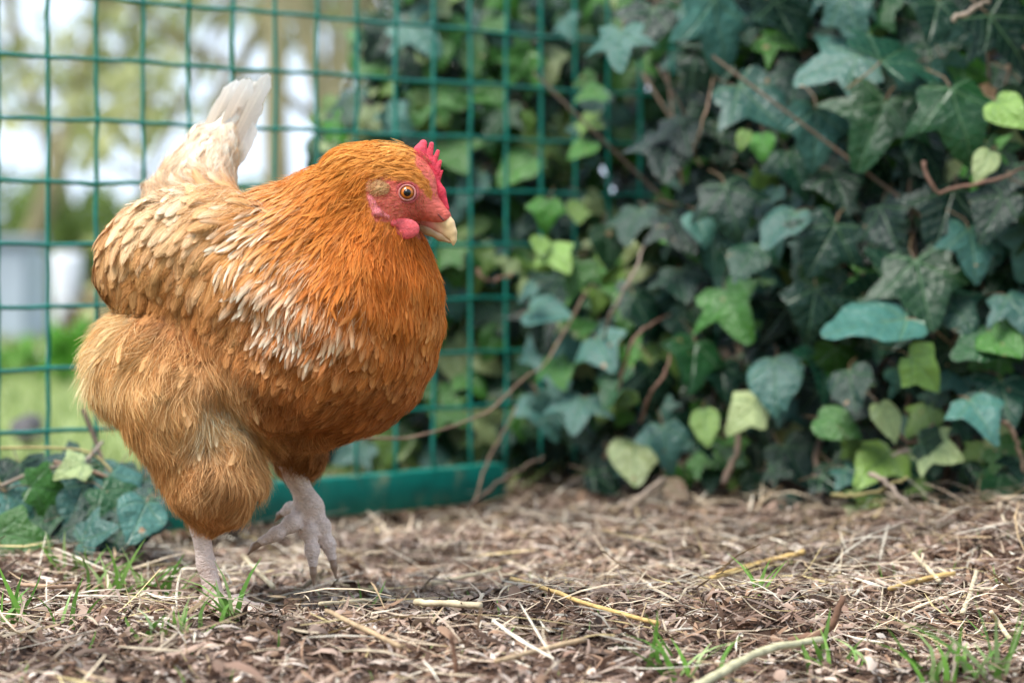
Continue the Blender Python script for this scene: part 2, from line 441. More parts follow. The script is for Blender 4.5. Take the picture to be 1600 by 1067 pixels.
body_prims = [
    (s_ell(HC, tilt(4), (.146, .094, .100)), .01),
    (s_ell(W(556, 492, -.072), AX, (.064, .070, .070)), .04),
    (s_ell(W(500, 590, -.045), AX, (.075, .070, .050)), .04),
    (s_cone(W(482, 425, -.045), W(548, 290, -.078), .080, .032), .04),          # neck
    (s_cone(W(586, 425, -.082), W(604, 335, -.088), .036, .019), .03),          # throat
    (s_ell(W(610, 284, HEADY), htilt(-14), (.038, .0165, .028)), .016),        # skull
    (s_cone(Hd(1070, 560), Hd(1230, 660), .0155, .0085), .010),                 # face
    (s_cone(Hd(1230, 660), Hd(1300, 705), .0085, .0065), .006),
    (s_cone(W(300, 335, .085), W(325, 245, .115), .054, .026, (hl, 1.7)), .035),# tail
    (s_cone(W(325, 245, .115), W(372, 168, .135), .025, .007, (hl, 2.4)), .02),
    (s_ell(W(286, 400, -.056), wing_ax, (.088, .020, .057)), .006),             # wing
    (s_cone(W(236, 395, -.035), W(187, 438, -.015), .026, .015), .008),
    (s_ell(W(246, 574, -.020), AX, (.062, .056, .055)), .007),                  # rear fluff
    (s_cone(W(282, 615, -.034), W(337, 748, -.042), .055, .038), .008),         # near thigh
    (s_cone(W(337, 748, -.042), W(316, 815, -.038), .036, .015), .02),
    (s_cone(W(450, 610, .035), W(466, 712, .035), .058, .022), .022),           # far thigh
]
NR_Y, FR_Y = -.036, .03
def Lp(px, py, Y): return W(px, py, Y)
fb = W(338, 938, NR_Y); gz = float(gh(fb[0], fb[1]))
fb[2] = gz + .012
leg_prims = [
    (s_cone(W(311, 815, NR_Y), W(322, 880, NR_Y), .0082, .0068), .006),
    (s_cone(W(322, 880, NR_Y), fb, .0068, .0086), .006),
    (s_cone(W(440, 700, FR_Y), W(462, 745, FR_Y), .011, .0080), .006),
    (s_cone(W(462, 745, FR_Y), W(484, 792, FR_Y), .0080, .0102), .006),
    (s_ell(W(484, 797, FR_Y), AX, (.0115, .010, .012)), .008),
]
def toe_chain(pts, r0, r1):
    out = []; n = len(pts) - 1
    for q in range(n):
        a = r0 + (r1 - r0) * q / n; b = r0 + (r1 - r0) * (q + 1) / n
        out.append((s_cone(pts[q], pts[q + 1], a * .90, b * .86), .003))
        if q: out.append((s_ell(np.asarray(pts[q]), AX, (a * 1.12,) * 3), .003))
    return out
toes_near = []
for ang, L_ in ((-8, .062), (-38, .056), (24, .055), (176, .030)):
    a = math.atan2(hf[1], hf[0]) + math.radians(ang); d = np.array([math.cos(a), math.sin(a), 0])
    P_ = [fb + d * L_ * t + hu * (-.003 + (.003 if t < .4 else -.004 * t)) for t in (0, .33, .66, 1)]
    toes_near.append((P_, d))
    leg_prims += toe_chain(P_, .0080, .0046)
far_toes = [
    [W(492, 800, FR_Y), W(503, 822, FR_Y - .006), W(513, 850, FR_Y - .010), W(519, 872, FR_Y - .012)],
    [W(484, 805, FR_Y), W(484, 832, FR_Y - .012), W(488, 860, FR_Y - .018), W(489, 882, FR_Y - .020)],
    [W(472, 800, FR_Y), W(455, 818, FR_Y - .016), W(432, 834, FR_Y - .022), W(408, 846, FR_Y - .024)],
    [W(470, 792, FR_Y), W(455, 796, FR_Y + .016), W(444, 800, FR_Y + .022)],
]
for ch in far_toes: leg_prims += toe_chain(ch, .0078, .0046)

grid = Grid((-.40, -.19, -.02), (-.035, .20, .44), .0021)
HEADPRIMS = (4, 5, 6, 7)
for q_, (f, k) in enumerate(body_prims):
    if q_ not in HEADPRIMS: grid.add(f, k)
gg = np.stack(np.meshgrid(*[grid.lo[q] + grid.h * np.arange(grid.n[q], dtype=np.float32) for q in range(3)], indexing='ij'), -1)
_bk = nrm(np.random.default_rng(9).normal(0, 1, (5, 3))) * (2 * math.pi / np.array([[.03], [.038], [.046], [.055], [.07]]))
grid.a += .0048
for q_ in range(5): grid.a += np.float32(.00085) * np.sin(gg @ _bk[q_].astype(np.float32) + q_)
del gg
for q_ in HEADPRIMS: grid.add(*body_prims[q_])
body_grid_a = grid.a.copy()
for f, k in leg_prims: grid.add(f, k)
BV, BQ = grid.surface()
grid.a = body_grid_a                       # feathers follow the plumage surface only

# guides: px, py, flow (right, down), colour, tip colour, tip share, length mm, width mm, lift, pointed, fluff, fibre mm
GD = np.array([
 (668, 296, -.45,-.90, 206,132, 60, 216,150, 80, .2,  5, 1.8, .05, .9, .3,  4),
 (676, 312, -.25,-1.0, 204,128, 60, 214,146, 78, .2,  4, 1.6, .05, .9, .3,  3),
 (650, 280, -.90,-.40, 210,140, 64, 220,158, 86, .2,  7, 2.2, .05, .9, .3,  5),
 (615, 276, -1.0, .05, 208,140, 62, 220,158, 86, .2,  9, 2.4, .05, .9, .3,  6),
 # x    y    dx   dy    R   G   B    tR  tG  tB   tp   L   wd  lift pt  fl  fb
 (660, 240, -1., .10, 214,150, 72, 226,172, 98, .3,  8, 2.4, .08, .9, .3,  6),
 (625, 226, -1., .12, 218,158, 80, 230,180,110, .3, 10, 2.6, .08, .9, .3,  7),
 (560, 225, -1., .25, 214,148, 68, 228,172, 95, .3, 14, 3.2, .10, .9, .3,  9),
 (500, 245, -.9, .50, 206,134, 52, 224,164, 84, .3, 18, 3.8, .10, .9, .3, 10),
 (445, 290, -.8, .60, 200,128, 50, 230,186,128, .4, 22, 4.6, .12, .9, .3, 10),
 (600, 270, -1., .25, 206,138, 60, 218,158, 84, .2, 10, 2.6, .06, .9, .3,  8),
 (565, 290, -.8, .60, 202,126, 46, 216,150, 72, .2, 14, 3.2, .08, .9, .3,  9),
 (575, 340, -.4, .90, 196,116, 38, 210,138, 58, .2, 14, 3.2, .10, .9, .3,  9),
 (520, 330, -.7, .70, 200,120, 40, 222,156, 78, .3, 20, 4.0, .10, .9, .3, 10),
 (470, 360, -.7, .70, 200,124, 44, 230,186,130, .4, 23, 4.8, .12, .9, .3, 10),
 (420, 340, -.8, .55, 206,140, 66, 240,220,196, .7, 25, 5.4, .13, .8, .3, 10),
 (390, 375, -.75,.65, 202,136, 66, 240,222,200, .8, 26, 5.8, .14, .8, .3, 10),
 (415, 425, -.6, .80, 196,126, 54, 240,220,198, .8, 25, 5.8, .14, .8, .3, 10),
 (470, 440, -.4, .90, 196,120, 46, 238,212,182, .7, 24, 5.4, .13, .8, .3, 10),
 (450, 500, -.4, .90, 190,114, 44, 240,218,194, .8, 24, 5.6, .13, .8, .3, 10),
 (520, 500, -.3, 1.0, 194,114, 42, 238,208,174, .7, 24, 5.4, .13, .8, .3, 10),
 (540, 420, -.25,1.0, 198,116, 38, 220,150, 76, .3, 22, 4.4, .10, .9, .3, 10),
 (610, 390, -.05,1.0, 194,108, 36, 208,134, 62, .2, 15, 3.4, .10, .9, .5, 10),
 (645, 390, .08, 1.0, 196,110, 38, 210,138, 66, .2, 14, 3.4, .10, .8, .5,  9),
 (672, 440, .10, 1.0, 204,124, 50, 220,156, 88, .3, 16, 5.0, .10, .6, .4,  9),
 (610, 460, -.1, 1.0, 196,112, 40, 214,144, 74, .3, 20, 5.0, .10, .7, .4, 10),
 (685, 510, -.05,1.0, 202,128, 58, 222,164,100, .4, 17, 8.0, .10, .3, .3,  8),
 (635, 530, -.2, 1.0, 190,112, 48, 210,148, 84, .4, 18, 8.0, .10, .3, .3,  8),
 (660, 585, -.4, .90, 184,112, 54, 206,148, 90, .4, 17, 9.0, .10, .2, .3,  7),
 (570, 560, -.4, .95, 178,104, 44, 206,150, 92, .4, 18, 9.0, .10, .2, .3,  8),
 (600, 620, -.6, .80, 160, 94, 44, 184,124, 72, .4, 17, 9.5, .10, .2, .3,  7),
 (500, 580, -.5, .90, 172,104, 48, 198,140, 84, .4, 19, 10., .10, .2, .3,  8),
 (430, 560, -.6, .85, 176,110, 54, 202,148, 92, .4, 19, 10., .10, .2, .3,  8),
 (370, 520, -.65,.80, 180,118, 64, 206,156,102, .4, 20, 11., .10, .2, .3,  8),
 (520, 650, -.6, .75, 158, 94, 44, 180,120, 68, .4, 18, 9.5, .12, .2, .5,  9),
 (430, 640, -.5, .85, 160, 98, 48, 184,126, 74, .4, 18, 9.5, .12, .2, .5, 10),
 (500, 705, -.1, 1.0, 166,106, 56, 194,142, 90, .4, 18, 8.0, .16, .3, .9, 13),
 (450, 715, -.1, 1.0, 160,102, 54, 188,136, 86, .4, 18, 8.0, .16, .3, .9, 13),
 # saddle and back
 (400, 300, -1., .15, 216,160, 98, 238,214,184, .6, 24, 9.0, .10, .4, .3,  8),
 (345, 312, -.9, .40, 214,164,110, 240,220,196, .6, 25, 10., .12, .4, .3,  8),
 (290, 325, -.85,.55, 220,176,126, 242,226,206, .7, 26, 10., .12, .4, .3,  8),
 (225, 335, -.7, .70, 222,182,136, 240,222,200, .6, 25, 10., .12, .4, .3,  8),
 (185, 370, -.6, .80, 206,156,104, 228,196,156, .5, 25, 10., .10, .3, .3,  8),
 (300, 285, -.5,-.30, 226,190,148, 242,226,206, .6, 20, 10., .14, .3, .6,  9),
 (240, 295, -.5,-.40, 224,188,146, 240,224,204, .6, 20, 10., .14, .3, .6,  9),
 # tail coverts and tail
 (280, 255, .25, -1., 230,198,162, 244,232,216, .6, 20, 11., .18, .2, .6, 10),
 (340, 255, .35, -1., 230,200,166, 245,234,220, .6, 22, 11., .18, .2, .6, 10),
 (375, 270, .20, -1., 232,198,158, 245,232,216, .6, 20, 10., .16, .2, .6, 10),
 (320, 200, .45, -1., 236,222,204, 248,242,234, .6, 26, 11., .12, .2, .5, 10),
 (370, 180, .45, -1., 238,224,206, 248,242,234, .6, 28, 11., .10, .2, .4, 10),
 (395, 140, .50, -1., 242,234,224, 250,246,240, .6, 28, 10., .08, .2, .3,  9),
 # wing
 (400, 400, -.75,.60, 200,140, 76, 220,176,122, .4, 24, 11., .09, .2, .2,  7),
 (340, 380, -.75,.60, 206,150, 90, 232,202,162, .5, 26, 11., .09, .2, .2,  7),
 (260, 375, -.72,.65, 200,146, 90, 222,184,138, .5, 26, 12., .09, .2, .2,  7),
 (330, 440, -.65,.75, 186,124, 66, 206,156,102, .4, 26, 12., .09, .2, .2,  7),
 (250, 430, -.60,.80, 186,126, 68, 208,160,106, .4, 27, 12., .09, .2, .2,  7),
 (185, 410, -.45,.90, 192,136, 78, 214,168,114, .4, 27, 11., .09, .2, .2,  7),
 (165, 445, -.20,1.0, 184,128, 72, 204,158,106, .4, 26, 10., .09, .2, .2,  7),
 (290, 490, -.55,.85, 170,108, 54, 192,138, 84, .4, 26, 12., .09, .2, .2,  7),
 (235, 475, -.45,.90, 172,112, 58, 194,142, 88, .4, 26, 12., .09, .2, .2,  7),
 # fluff and thigh
 (190, 490, -.55,.85, 220,166,100, 238,206,160, .5, 20, 9.0, .20, .3, 1., 15),
 (140, 540, -.60,.85, 226,176,112, 242,214,172, .5, 20, 9.0, .24, .3, 1., 16),
 (130, 610, -.25,1.0, 222,168,102, 240,208,162, .5, 20, 9.0, .24, .3, 1., 16),
 (220, 560, -.35,1.0, 216,156, 88, 236,196,144, .5, 20, 9.0, .16, .3, 1., 15),
 (280, 560, -.35,1.0, 206,142, 76, 228,182,126, .5, 20, 9.0, .14, .3, .8, 13),
 (340, 590, -.25,1.0, 196,134, 74, 224,184,134, .5, 20, 10., .14, .3, .7, 12),
 (190, 650, .15, 1.0, 206,142, 74, 226,176,112, .5, 20, 9.0, .18, .3, 1., 14),
 (270, 650, .00, 1.0, 208,146, 80, 232,192,138, .5, 20, 9.0, .14, .3, 1., 14),
 (345, 660, .10, 1.0, 212,156, 94, 242,220,188, .7, 20, 9.0, .16, .3, 1., 14),
 (390, 690, .30, 1.0, 208,148, 84, 230,186,132, .5, 20, 8.0, .18, .3, 1., 15),
 (260, 730, .15, 1.0, 196,130, 66, 214,160, 98, .5, 19, 8.0, .14, .3, 1., 14),
 (340, 740, .05, 1.0, 196,134, 76, 222,176,124, .5, 19, 8.0, .16, .3, 1., 15),
 (400, 745, .30, 1.0, 202,142, 80, 226,180,126, .5, 19, 8.0, .22, .3, 1., 16),
 (300, 800, .05, 1.0, 186,120, 58, 202,146, 84, .4, 14, 7.0, .08, .3, 1., 11),
 (350, 800, -.1, 1.0, 186,122, 62, 204,150, 90, .4, 14, 7.0, .08, .3, 1., 11),
])
_th = GD[:, 15] > .65
GD[_th & (GD[:, 0] < 420), 4:7] = GD[_th & (GD[:, 0] < 420), 4:7] * .62 + np.array([244, 212, 166]) * .38
_rump = (GD[:, 0] < 412) & (GD[:, 1] < 300)
GD[_rump, 4:7] = GD[_rump, 4:7] * .55 + np.array([226, 192, 162]) * .45
GD[_rump, 7:10] = GD[_rump, 7:10] * .6 + np.array([244, 228, 212]) * .4
_neck = (GD[:, 0] > 412) & (GD[:, 15] < .6)
GD[_neck, 4:7] *= np.array([1.02, .99, .94])
GD[GD[:, 14] >= .8, 12] *= .80
_wz = (GD[:, 0] < 410) & (GD[:, 1] > 365) & (GD[:, 1] < 500) & (GD[:, 13] < .15) & (GD[:, 15] < .25)
GD[_wz, 4:10] *= np.array([.92, .89, .85, .92, .89, .86]); GD[_wz, 10] *= .55; GD[_wz, 13] *= .6; GD[_wz, 11] *= 1.3; GD[_wz, 12] *= 1.08; GD[_wz, 15] = .05
_sz = (GD[:, 0] < 410) & (GD[:, 1] > 290) & (GD[:, 1] <= 375) & (GD[:, 12] > 8)
GD[_sz, 10] *= .5; GD[_sz, 7:10] = GD[_sz, 7:10] * .6 + GD[_sz, 4:7] * .4
GDc = np.concatenate([lin(GD[:, 4:7]) * np.array([1.12, 1.12, 1.10]), np.minimum(lin(GD[:, 7:10]) * 1.12, .88), GD[:, 10:]], 1)
def guide_attr(P):
    x, y = to_px(P)
    out_d = np.empty((len(P), 2)); out_a = np.empty((len(P), GDc.shape[1]))
    for s in range(0, len(P), 20000):
        d2 = (x[s:s + 20000, None] - GD[:, 0]) ** 2 + (y[s:s + 20000, None] - GD[:, 1]) ** 2
        wt = 1 / (d2 + 150) ** 2
        wt /= wt.sum(1, keepdims=True)
        dirs = GD[:, 2:4] / np.linalg.norm(GD[:, 2:4], axis=1, keepdims=True)
        out_d[s:s + 20000] = wt @ dirs; out_a[s:s + 20000] = wt @ GDc
    return out_d, out_a
FACE = np.array([(905, 438), (1010, 452), (1100, 468), (1165, 530), (1212, 595), (1228, 545), (1200, 470), (1100, 330), (1130, 150), (1420, 300), (1460, 900),
                 (1150, 880), (1000, 800), (930, 740), (820, 730), (770, 560), (780, 445)], float) / 4.444 + (400, 180)
def in_poly(x, y, poly):
    r = np.zeros(len(x), bool); n = len(poly)
    for i in range(n):
        (x0, y0), (x1, y1) = poly[i], poly[(i + 1) % n]
        c = ((y0 > y) != (y1 > y)) & (x < (x1 - x0) * (y - y0) / (y1 - y0 + 1e-12) + x0)
        r ^= c
    return r
def face_mask(P):
    # mirror to the camera side of the head's middle plane first, so both cheeks are bare
    o = W(640, 300, HEADY); s = (P - o) @ HS
    Q = P + np.outer(np.maximum(-2 * s, 0), HS)
    x, y = to_px(Q)
    return in_poly(x, y, FACE) & (np.abs(s) < .04)
_, BA = guide_attr(BV)
bcol = BA[:, :3] * .8
fm = face_mask(BV)
red = lin((216, 102, 88))
fx = BV[fm]
bcol[fm] = red * (1 + .14 * np.sin(fx[:, 0:1] * 900 + 2 * np.sin(fx[:, 2:3] * 500)) * np.sin(fx[:, 2:3] * 1100)) + lin((90, 60, 50)) * np.clip(np.sin(fx[:, 0:1] * 260 + 1) * np.sin(fx[:, 2:3] * 310), 0, 1) * .25
def leg_dist(P):
    a = W(311, 815, NR_Y); d = fb - a; t = np.clip(((P - a) @ d) / (d @ d), -.3, 1)
    return np.linalg.norm(P - a - t[:, None] * d, axis=1)
bx, by = to_px(BV)
legm = ((by > 800) & (bx < 400) & (leg_dist(BV) < .0125)) | ((by > 730) & (bx > 395) & (BV[:, 1] > -.02)) | (BV[:, 2] < .04)
skin = lin((240, 216, 200))
nzv = .5 + .5 * np.sin(BV[:, 2:3] * 1500 + 2 * np.sin(BV[:, 0:1] * 700)) * np.sin(BV[:, 0:1] * 1100 + BV[:, 1:2] * 900)
dirt = np.clip((.045 - BV[:, 2:3]) / .05, 0, 1) * .25 + .22 * nzv
legc = skin * (1 - dirt) + lin((158, 112, 96)) * dirt
bcol[legm] = legc[legm]

def cheek(zx, zy, s):
    # half width of the head at that place of its side view
    d = np.linspace(.045, .002, 90); P = np.array([Hd(zx, zy, q) for q in d]); v = grid.sample(P)
    k = np.argmax(v < 0) if (v < 0).any() else 89
    return s * d[k]
hen = thing('hen', 'golden brown hen with red comb walking past the green wire fence', 'chicken', (fb[0], fb[1], gz))
def part(name, me, m, parent=hen, **kw):
    o = obj(name, me, m, None, **kw)
    if parent is hen: keep(o, hen)
    else:
        o.parent = parent; o.matrix_parent_inverse = parent.matrix_world.inverted() if parent.parent is None else (Matrix.Translation(-Vector(hen.location)))
        o.matrix_parent_inverse = Matrix.Identity(4)
    return o
def leg_bump(m):
    t = m.node_tree; L = t.links.new; b = t.nodes['Principled BSDF']
    vo = t.nodes.new('ShaderNodeTexVoronoi'); vo.inputs['Scale'].default_value = 330
    tc = t.nodes.new('ShaderNodeTexCoord'); mp = t.nodes.new('ShaderNodeMapping'); mp.inputs['Scale'].default_value = (.55, .55, 1.25)
    L(tc.outputs['Object'], mp.inputs[0]); L(mp.outputs[0], vo.inputs['Vector'])
    bp = t.nodes.new('ShaderNodeBump'); bp.inputs['Strength'].default_value = .4; bp.inputs['Distance'].default_value = .0016; bp.invert = True
    L(vo.outputs['Distance'], bp.inputs['Height']); old = b.inputs['Normal'].links[0].from_socket
    L(old, bp.inputs['Normal']); L(bp.outputs[0], b.inputs['Normal'])
    ge = t.nodes.new('ShaderNodeNewGeometry'); sx = t.nodes.new('ShaderNodeSeparateXYZ'); L(ge.outputs['Position'], sx.inputs[0])
    def M(op, a_, b_):
        n_ = t.nodes.new('ShaderNodeMath'); n_.operation = op
        for i_, v_ in enumerate((a_, b_)):
            if isinstance(v_, (int, float)): n_.inputs[i_].default_value = v_
            else: L(v_, n_.inputs[i_])
        return n_.outputs[0]
    nz_ = t.nodes.new('ShaderNodeTexNoise'); nz_.inputs['Scale'].default_value = 110; L(tc.outputs['Object'], nz_.inputs['Vector'])
    wv_ = M('SINE', M('ADD', M('MULTIPLY', sx.outputs[2], 800.0), M('MULTIPLY', nz_.outputs['Fac'], 26.0)), 0.0)
    wv_ = M('MULTIPLY', M('ABSOLUTE', wv_, 0.0), M('LESS_THAN', sx.outputs[2], .12))
    b2 = t.nodes.new('ShaderNodeBump'); b2.inputs['Strength'].default_value = .45; b2.inputs['Distance'].default_value = .0012
    L(wv_, b2.inputs['Height']); L(bp.outputs[0], b2.inputs['Normal']); L(b2.outputs[0], b.inputs['Normal'])
leg_bump(M_body)
part('body', mk_mesh('hen_body', BV, BQ, bcol), M_body)

_cr = np.random.default_rng(5); _ck = nrm(_cr.normal(0, 1, (12, 3))) * (2 * math.pi / _cr.uniform(.016, .040, (12, 1))); _cp = _cr.uniform(0, 6.28, 12)
def clump(P, a=0):
    k = slice(a * 6, a * 6 + 6); return np.sin(P @ _ck[k].T + _cp[k]).sum(1) / 2.4
# --- feathers: short strips that walk along the surface of the plumage
FU = np.array([0, .22, .45, .66, .82, .93, 1.0])
def walk(P, L_, S, jit, lift, off, us=None):
    """centre line (S+1,N,3), normals, tangents"""
    N = len(P); cs, ns, ts = [], [], []
    us = np.linspace(0, 1, S + 1) if us is None else us; p = P.copy(); curl = rng.normal(0, .10, N)
    for s in range(S + 1):
        n = grid.grad(p)
        fd, _ = guide_attr(p)
        t = np.stack([fd[:, 0], np.zeros(N), -fd[:, 1]], -1)
        t = nrm(t - n * (t * n).sum(1, keepdims=True) + 1e-6)
        b = np.cross(n, t); a = jit + curl * us[s]
        t = t * np.cos(a)[:, None] + b * np.sin(a)[:, None]
        u = us[s]
        cs.append(p + n * (off + lift * L_ * u ** 1.4)[:, None]); ns.append(n); ts.append(t)
        if s < S: p = grid.project(p + t * (L_ * (us[s + 1] - us[s]))[:, None], 1)
    return np.array(cs), np.array(ns), np.array(ts)
prof_u = np.array([0, .15, .35, .6, .8, .93, 1.0])
prof_round = np.array([.45, .75, .95, 1., .92, .66, .22])
prof_point = np.array([.5, .78, 1., .82, .52, .22, .02])
def feathers(P, A, scale=1.0, S=6, off=.0008, jitter=.24, lighten=None):
    N = len(P)
    var = rng.uniform(.72, 1.35, N); flf = np.clip(A[:, 11], 0, 1)
    L_ = A[:, 7] * .00112 * var * scale * (1 + .15 * flf); wd = A[:, 8] * .00056 * var * rng.uniform(.85, 1.15, N) * scale * (1 - .50 * np.clip(flf - .4, 0, 1))
    lift = A[:, 9] * rng.uniform(.4, 1.25, N) * (1 - .5 * np.clip(flf - .4, 0, 1))
    cs, ns, ts = walk(P, L_, S, rng.normal(0, jitter, N) + .16 * clump(P), lift * (1 + .35 * clump(P, 1)), np.full(N, off) + rng.uniform(0, .0012, N), FU)
    pt = np.clip(A[:, 10] + .7 * np.clip(flf - .5, 0, 1), 0, 1)
    tipamt = (1 - .55 * np.clip(flf - .4, 0, 1)) * np.clip(A[:, 6] * np.where(rng.random(N) < .5, rng.uniform(1.0, 1.6, N), rng.uniform(.1, .6, N)), 0, 1)
    vv = 1 + rng.normal(0, 1, N)[:, None] * (.12 - .03 * flf)[:, None]; hue = rng.normal(0, .05, (N, 1)) * np.array([.3, 1, 1.6])
    base = np.clip(A[:, 0:3] * vv * (1 + hue), 0, 1); tip = np.clip(A[:, 3:6] * (1 + (vv - 1) * .5), 0, 1)
    V = np.empty((N, S + 1, 5, 3)); Cc = np.empty((N, S + 1, 5, 3)); U = np.empty((N, S + 1, 5, 2))
    for s in range(S + 1):
        u = FU[s]
        w_ = (np.interp(u, prof_u, prof_round) * (1 - pt) + np.interp(u, prof_u, prof_point) * pt) * wd
        b = np.cross(ns[s], ts[s])
        for q, e in enumerate((-1, -.5, 0, .5, 1)):
            ww = w_ * e * (rng.uniform(.8, 1.12, N) if abs(e) == 1 else 1)
            along = -abs(e) * .18 * wd if abs(e) == 1 else 0
            along = along + (rng.normal(0, .10, N) * wd if abs(e) == 1 else 0)
            V[:, s, q] = cs[s] + b * ww[:, None] - ns[s] * (abs(e) ** 2 * w_ * .22)[:, None] + ts[s] * (np.zeros(N) + along)[:, None]
            f = np.clip((u - .52 + .30 * abs(e) * (1 - pt)) / .42, 0, 1) * tipamt
            if e == 0: f = np.clip(f + .12, 0, 1)
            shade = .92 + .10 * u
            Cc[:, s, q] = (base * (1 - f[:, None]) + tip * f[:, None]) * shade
            U[:, s, q] = np.stack([np.full(N, .5 + e * .5), np.full(N, u)], -1)
    k = np.arange(N)[:, None, None] * (S + 1) * 5; r = np.arange(S)[None, :, None] * 5; c = np.arange(4)[None, None]
    o = k + r + c
    F = np.stack([o, o + 1, o + 6, o + 5], -1)
    return V, Cc, U, F
def flat(V, Cc, U, F, name):
    return mk_mesh(name, V.reshape(-1, 3), F.reshape(-1, 4), Cc.reshape(-1, 3), U.reshape(-1, 2))
def fibres(P, A, wid=.00032, S=4, jitter=.28, lk=1.0):
    N = len(P)
    L_ = A[:, 12] * .00115 * rng.uniform(.5, 1.45, N) * lk; lift = A[:, 9] * rng.uniform(.1, 2.2, N)
    fl_ = np.clip(A[:, 11], 0, 1); cl1, cl2 = clump(P), clump(P, 1)
    cs, ns, ts = walk(P, L_, S, rng.normal(0, jitter, N) + (.16 + .26 * fl_) * cl1, lift * np.clip(1 + .5 * cl2, .2, 2), rng.uniform(.001, .0042, N))
    f = np.clip(rng.uniform(-.3, 1.15, N) * (A[:, 6] + .35) + .30 * fl_ * cl2, 0, 1)[:, None]
    col = (A[:, 0:3] * (1 - f) + A[:, 3:6] * f) * (rng.normal(1, .13, N) * (1 + .10 * cl1))[:, None]
    V = np.empty((N, S + 1, 2, 3)); Cc = np.empty((N, S + 1, 2, 3))
    tw = rng.uniform(0, 3.14, N)
    for s in range(S + 1):
        u = s / S; b = np.cross(ns[s], ts[s]); b = b * np.cos(tw)[:, None] + ns[s] * np.sin(tw)[:, None]
        ww = wid * (1 - u) ** .6 * .5 + .00004
        V[:, s, 0] = cs[s] - b * ww; V[:, s, 1] = cs[s] + b * ww
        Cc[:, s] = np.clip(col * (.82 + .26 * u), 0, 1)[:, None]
    k = np.arange(N)[:, None] * (S + 1) * 2; r = np.arange(S)[None] * 2; o = k + r
    F = np.stack([o, o + 1, o + 3, o + 2], -1).reshape(-1, 4)
    return V.reshape(-1, 3), F, Cc.reshape(-1, 3)

# area-even roots on the plumage
tri = np.concatenate([BQ[:, :3], BQ[:, [0, 2, 3]]])
e1 = BV[tri[:, 1]] - BV[tri[:, 0]]; e2 = BV[tri[:, 2]] - BV[tri[:, 0]]
area = .5 * np.linalg.norm(np.cross(e1, e2), axis=1); cum = np.cumsum(area) / area.sum()
def roots(n):
    k = np.searchsorted(cum, rng.random(n)); a, b = rng.random(n), rng.random(n); m = a + b > 1
    a[m], b[m] = 1 - a[m], 1 - b[m]
    P = BV[tri[k, 0]] + e1[k] * a[:, None] + e2[k] * b[:, None]
    x, y = to_px(P)
    lm = ((y > 800) & (x < 400) & (leg_dist(P) < .0115)) | ((y > 742) & (x >= 395)) | (P[:, 2] < .045)
    P = P[~(face_mask(P + rng.normal(0, .0016, P.shape)) | lm)]
    return grid.project(P, 2)
def thin(P, rad):
    cell = .004; taken = {}; keepi = []
    ci = np.floor(P / cell).astype(int)
    for i in range(len(P)):
        r = rad[i]; c = ci[i]; m = int(r / cell) + 1; ok = True
        for dx in range(-m, m + 1):
            for dy in range(-m, m + 1):
                for dz in range(-m, m + 1):
                    for j in taken.get((c[0] + dx, c[1] + dy, c[2] + dz), ()):
                        d = P[i] - P[j]
                        if d @ d < r * r: ok = False; break
                    if not ok: break
                if not ok: break
            if not ok: break
        if ok: keepi.append(i); taken.setdefault(tuple(c), []).append(i)
    return np.array(keepi)
R0 = roots(26000)
_, A0 = guide_attr(R0)
R1i = thin(R0, A0[:, 8] * .001 * .46)
R1, A1 = R0[R1i], A0[R1i]
x1, y1 = to_px(R1)
nrm1 = grid.grad(R1)
facing = (nrm1 * nrm((np.array([0, -CAMD, CAMZ]) - R1))).sum(1) > -.1
wing_zone = in_poly(x1, y1, [(455, 345), (470, 420), (400, 500), (330, 530), (200, 480), (150, 480), (140, 400), (190, 330), (300, 300)]) & (R1[:, 1] < .06) & facing
hack_zone = in_poly(x1, y1, [(455, 270), (600, 400), (560, 560), (430, 560), (350, 400)]) & facing & ~wing_zone
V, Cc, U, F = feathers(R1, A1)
def split(mask, name, limit, groupname):
    idx = np.flatnonzero(mask); rng.shuffle(idx); idx = idx[:limit]
    for i in idx:
        m_ = mk_mesh(name, V[i].reshape(-1, 3), F[0].reshape(-1, 4) - F[0].min(), Cc[i].reshape(-1, 3), U[i].reshape(-1, 2))
        part(name, m_, M_feather)
    return idx
used = np.concatenate([split(wing_zone, 'wing_feather', 290, ''), split(hack_zone, 'hackle_feather', 290, '')])
rest = np.setdiff1d(np.arange(len(R1)), used)
Fr = F[:len(rest)]
part('plumage', mk_mesh('plumage', V[rest].reshape(-1, 3), Fr.reshape(-1, 4), Cc[rest].reshape(-1, 3), U[rest].reshape(-1, 2)), M_feather, kind='stuff')
RF = roots(380000)
_, AF = guide_attr(RF)
kp = rng.random(len(RF)) < (.05 + .62 * np.clip(AF[:, 11], 0, 1) ** 1.5)
RF, AF = RF[kp], AF[kp]
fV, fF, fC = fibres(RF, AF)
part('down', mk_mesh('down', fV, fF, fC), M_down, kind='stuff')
print('hen: body verts', len(BV), 'feathers', len(R1), 'wing', wing_zone.sum(), 'hackle', hack_zone.sum(), 'fibres', len(RF))

k_ = np.searchsorted(cum, rng.random(400000)); PF = BV[tri[k_, 0]] + e1[k_] * .33 + e2[k_] * .33
PF = PF[face_mask(PF)]; PF = PF[np.linalg.norm(PF - Hd(1056, 543, .014), axis=1) > .0100]
PF = PF[((PF - W(640, 300, HEADY)) @ HF) < .017][:2600]
if len(PF):
    _, AB = guide_attr(PF); AB = AB.copy(); AB[:, 0:3] = lin((156, 84, 66)); AB[:, 3:6] = lin((214, 140, 96)); AB[:, 6] = .5; AB[:, 9] = .25; AB[:, 12] = 2.6
    V_, F_, C_ = fibres(PF, AB, wid=.00026, S=3, jitter=.5)
    part('face_bristles', mk_mesh('face_bristles', V_, F_, C_), M_down, kind='stuff')
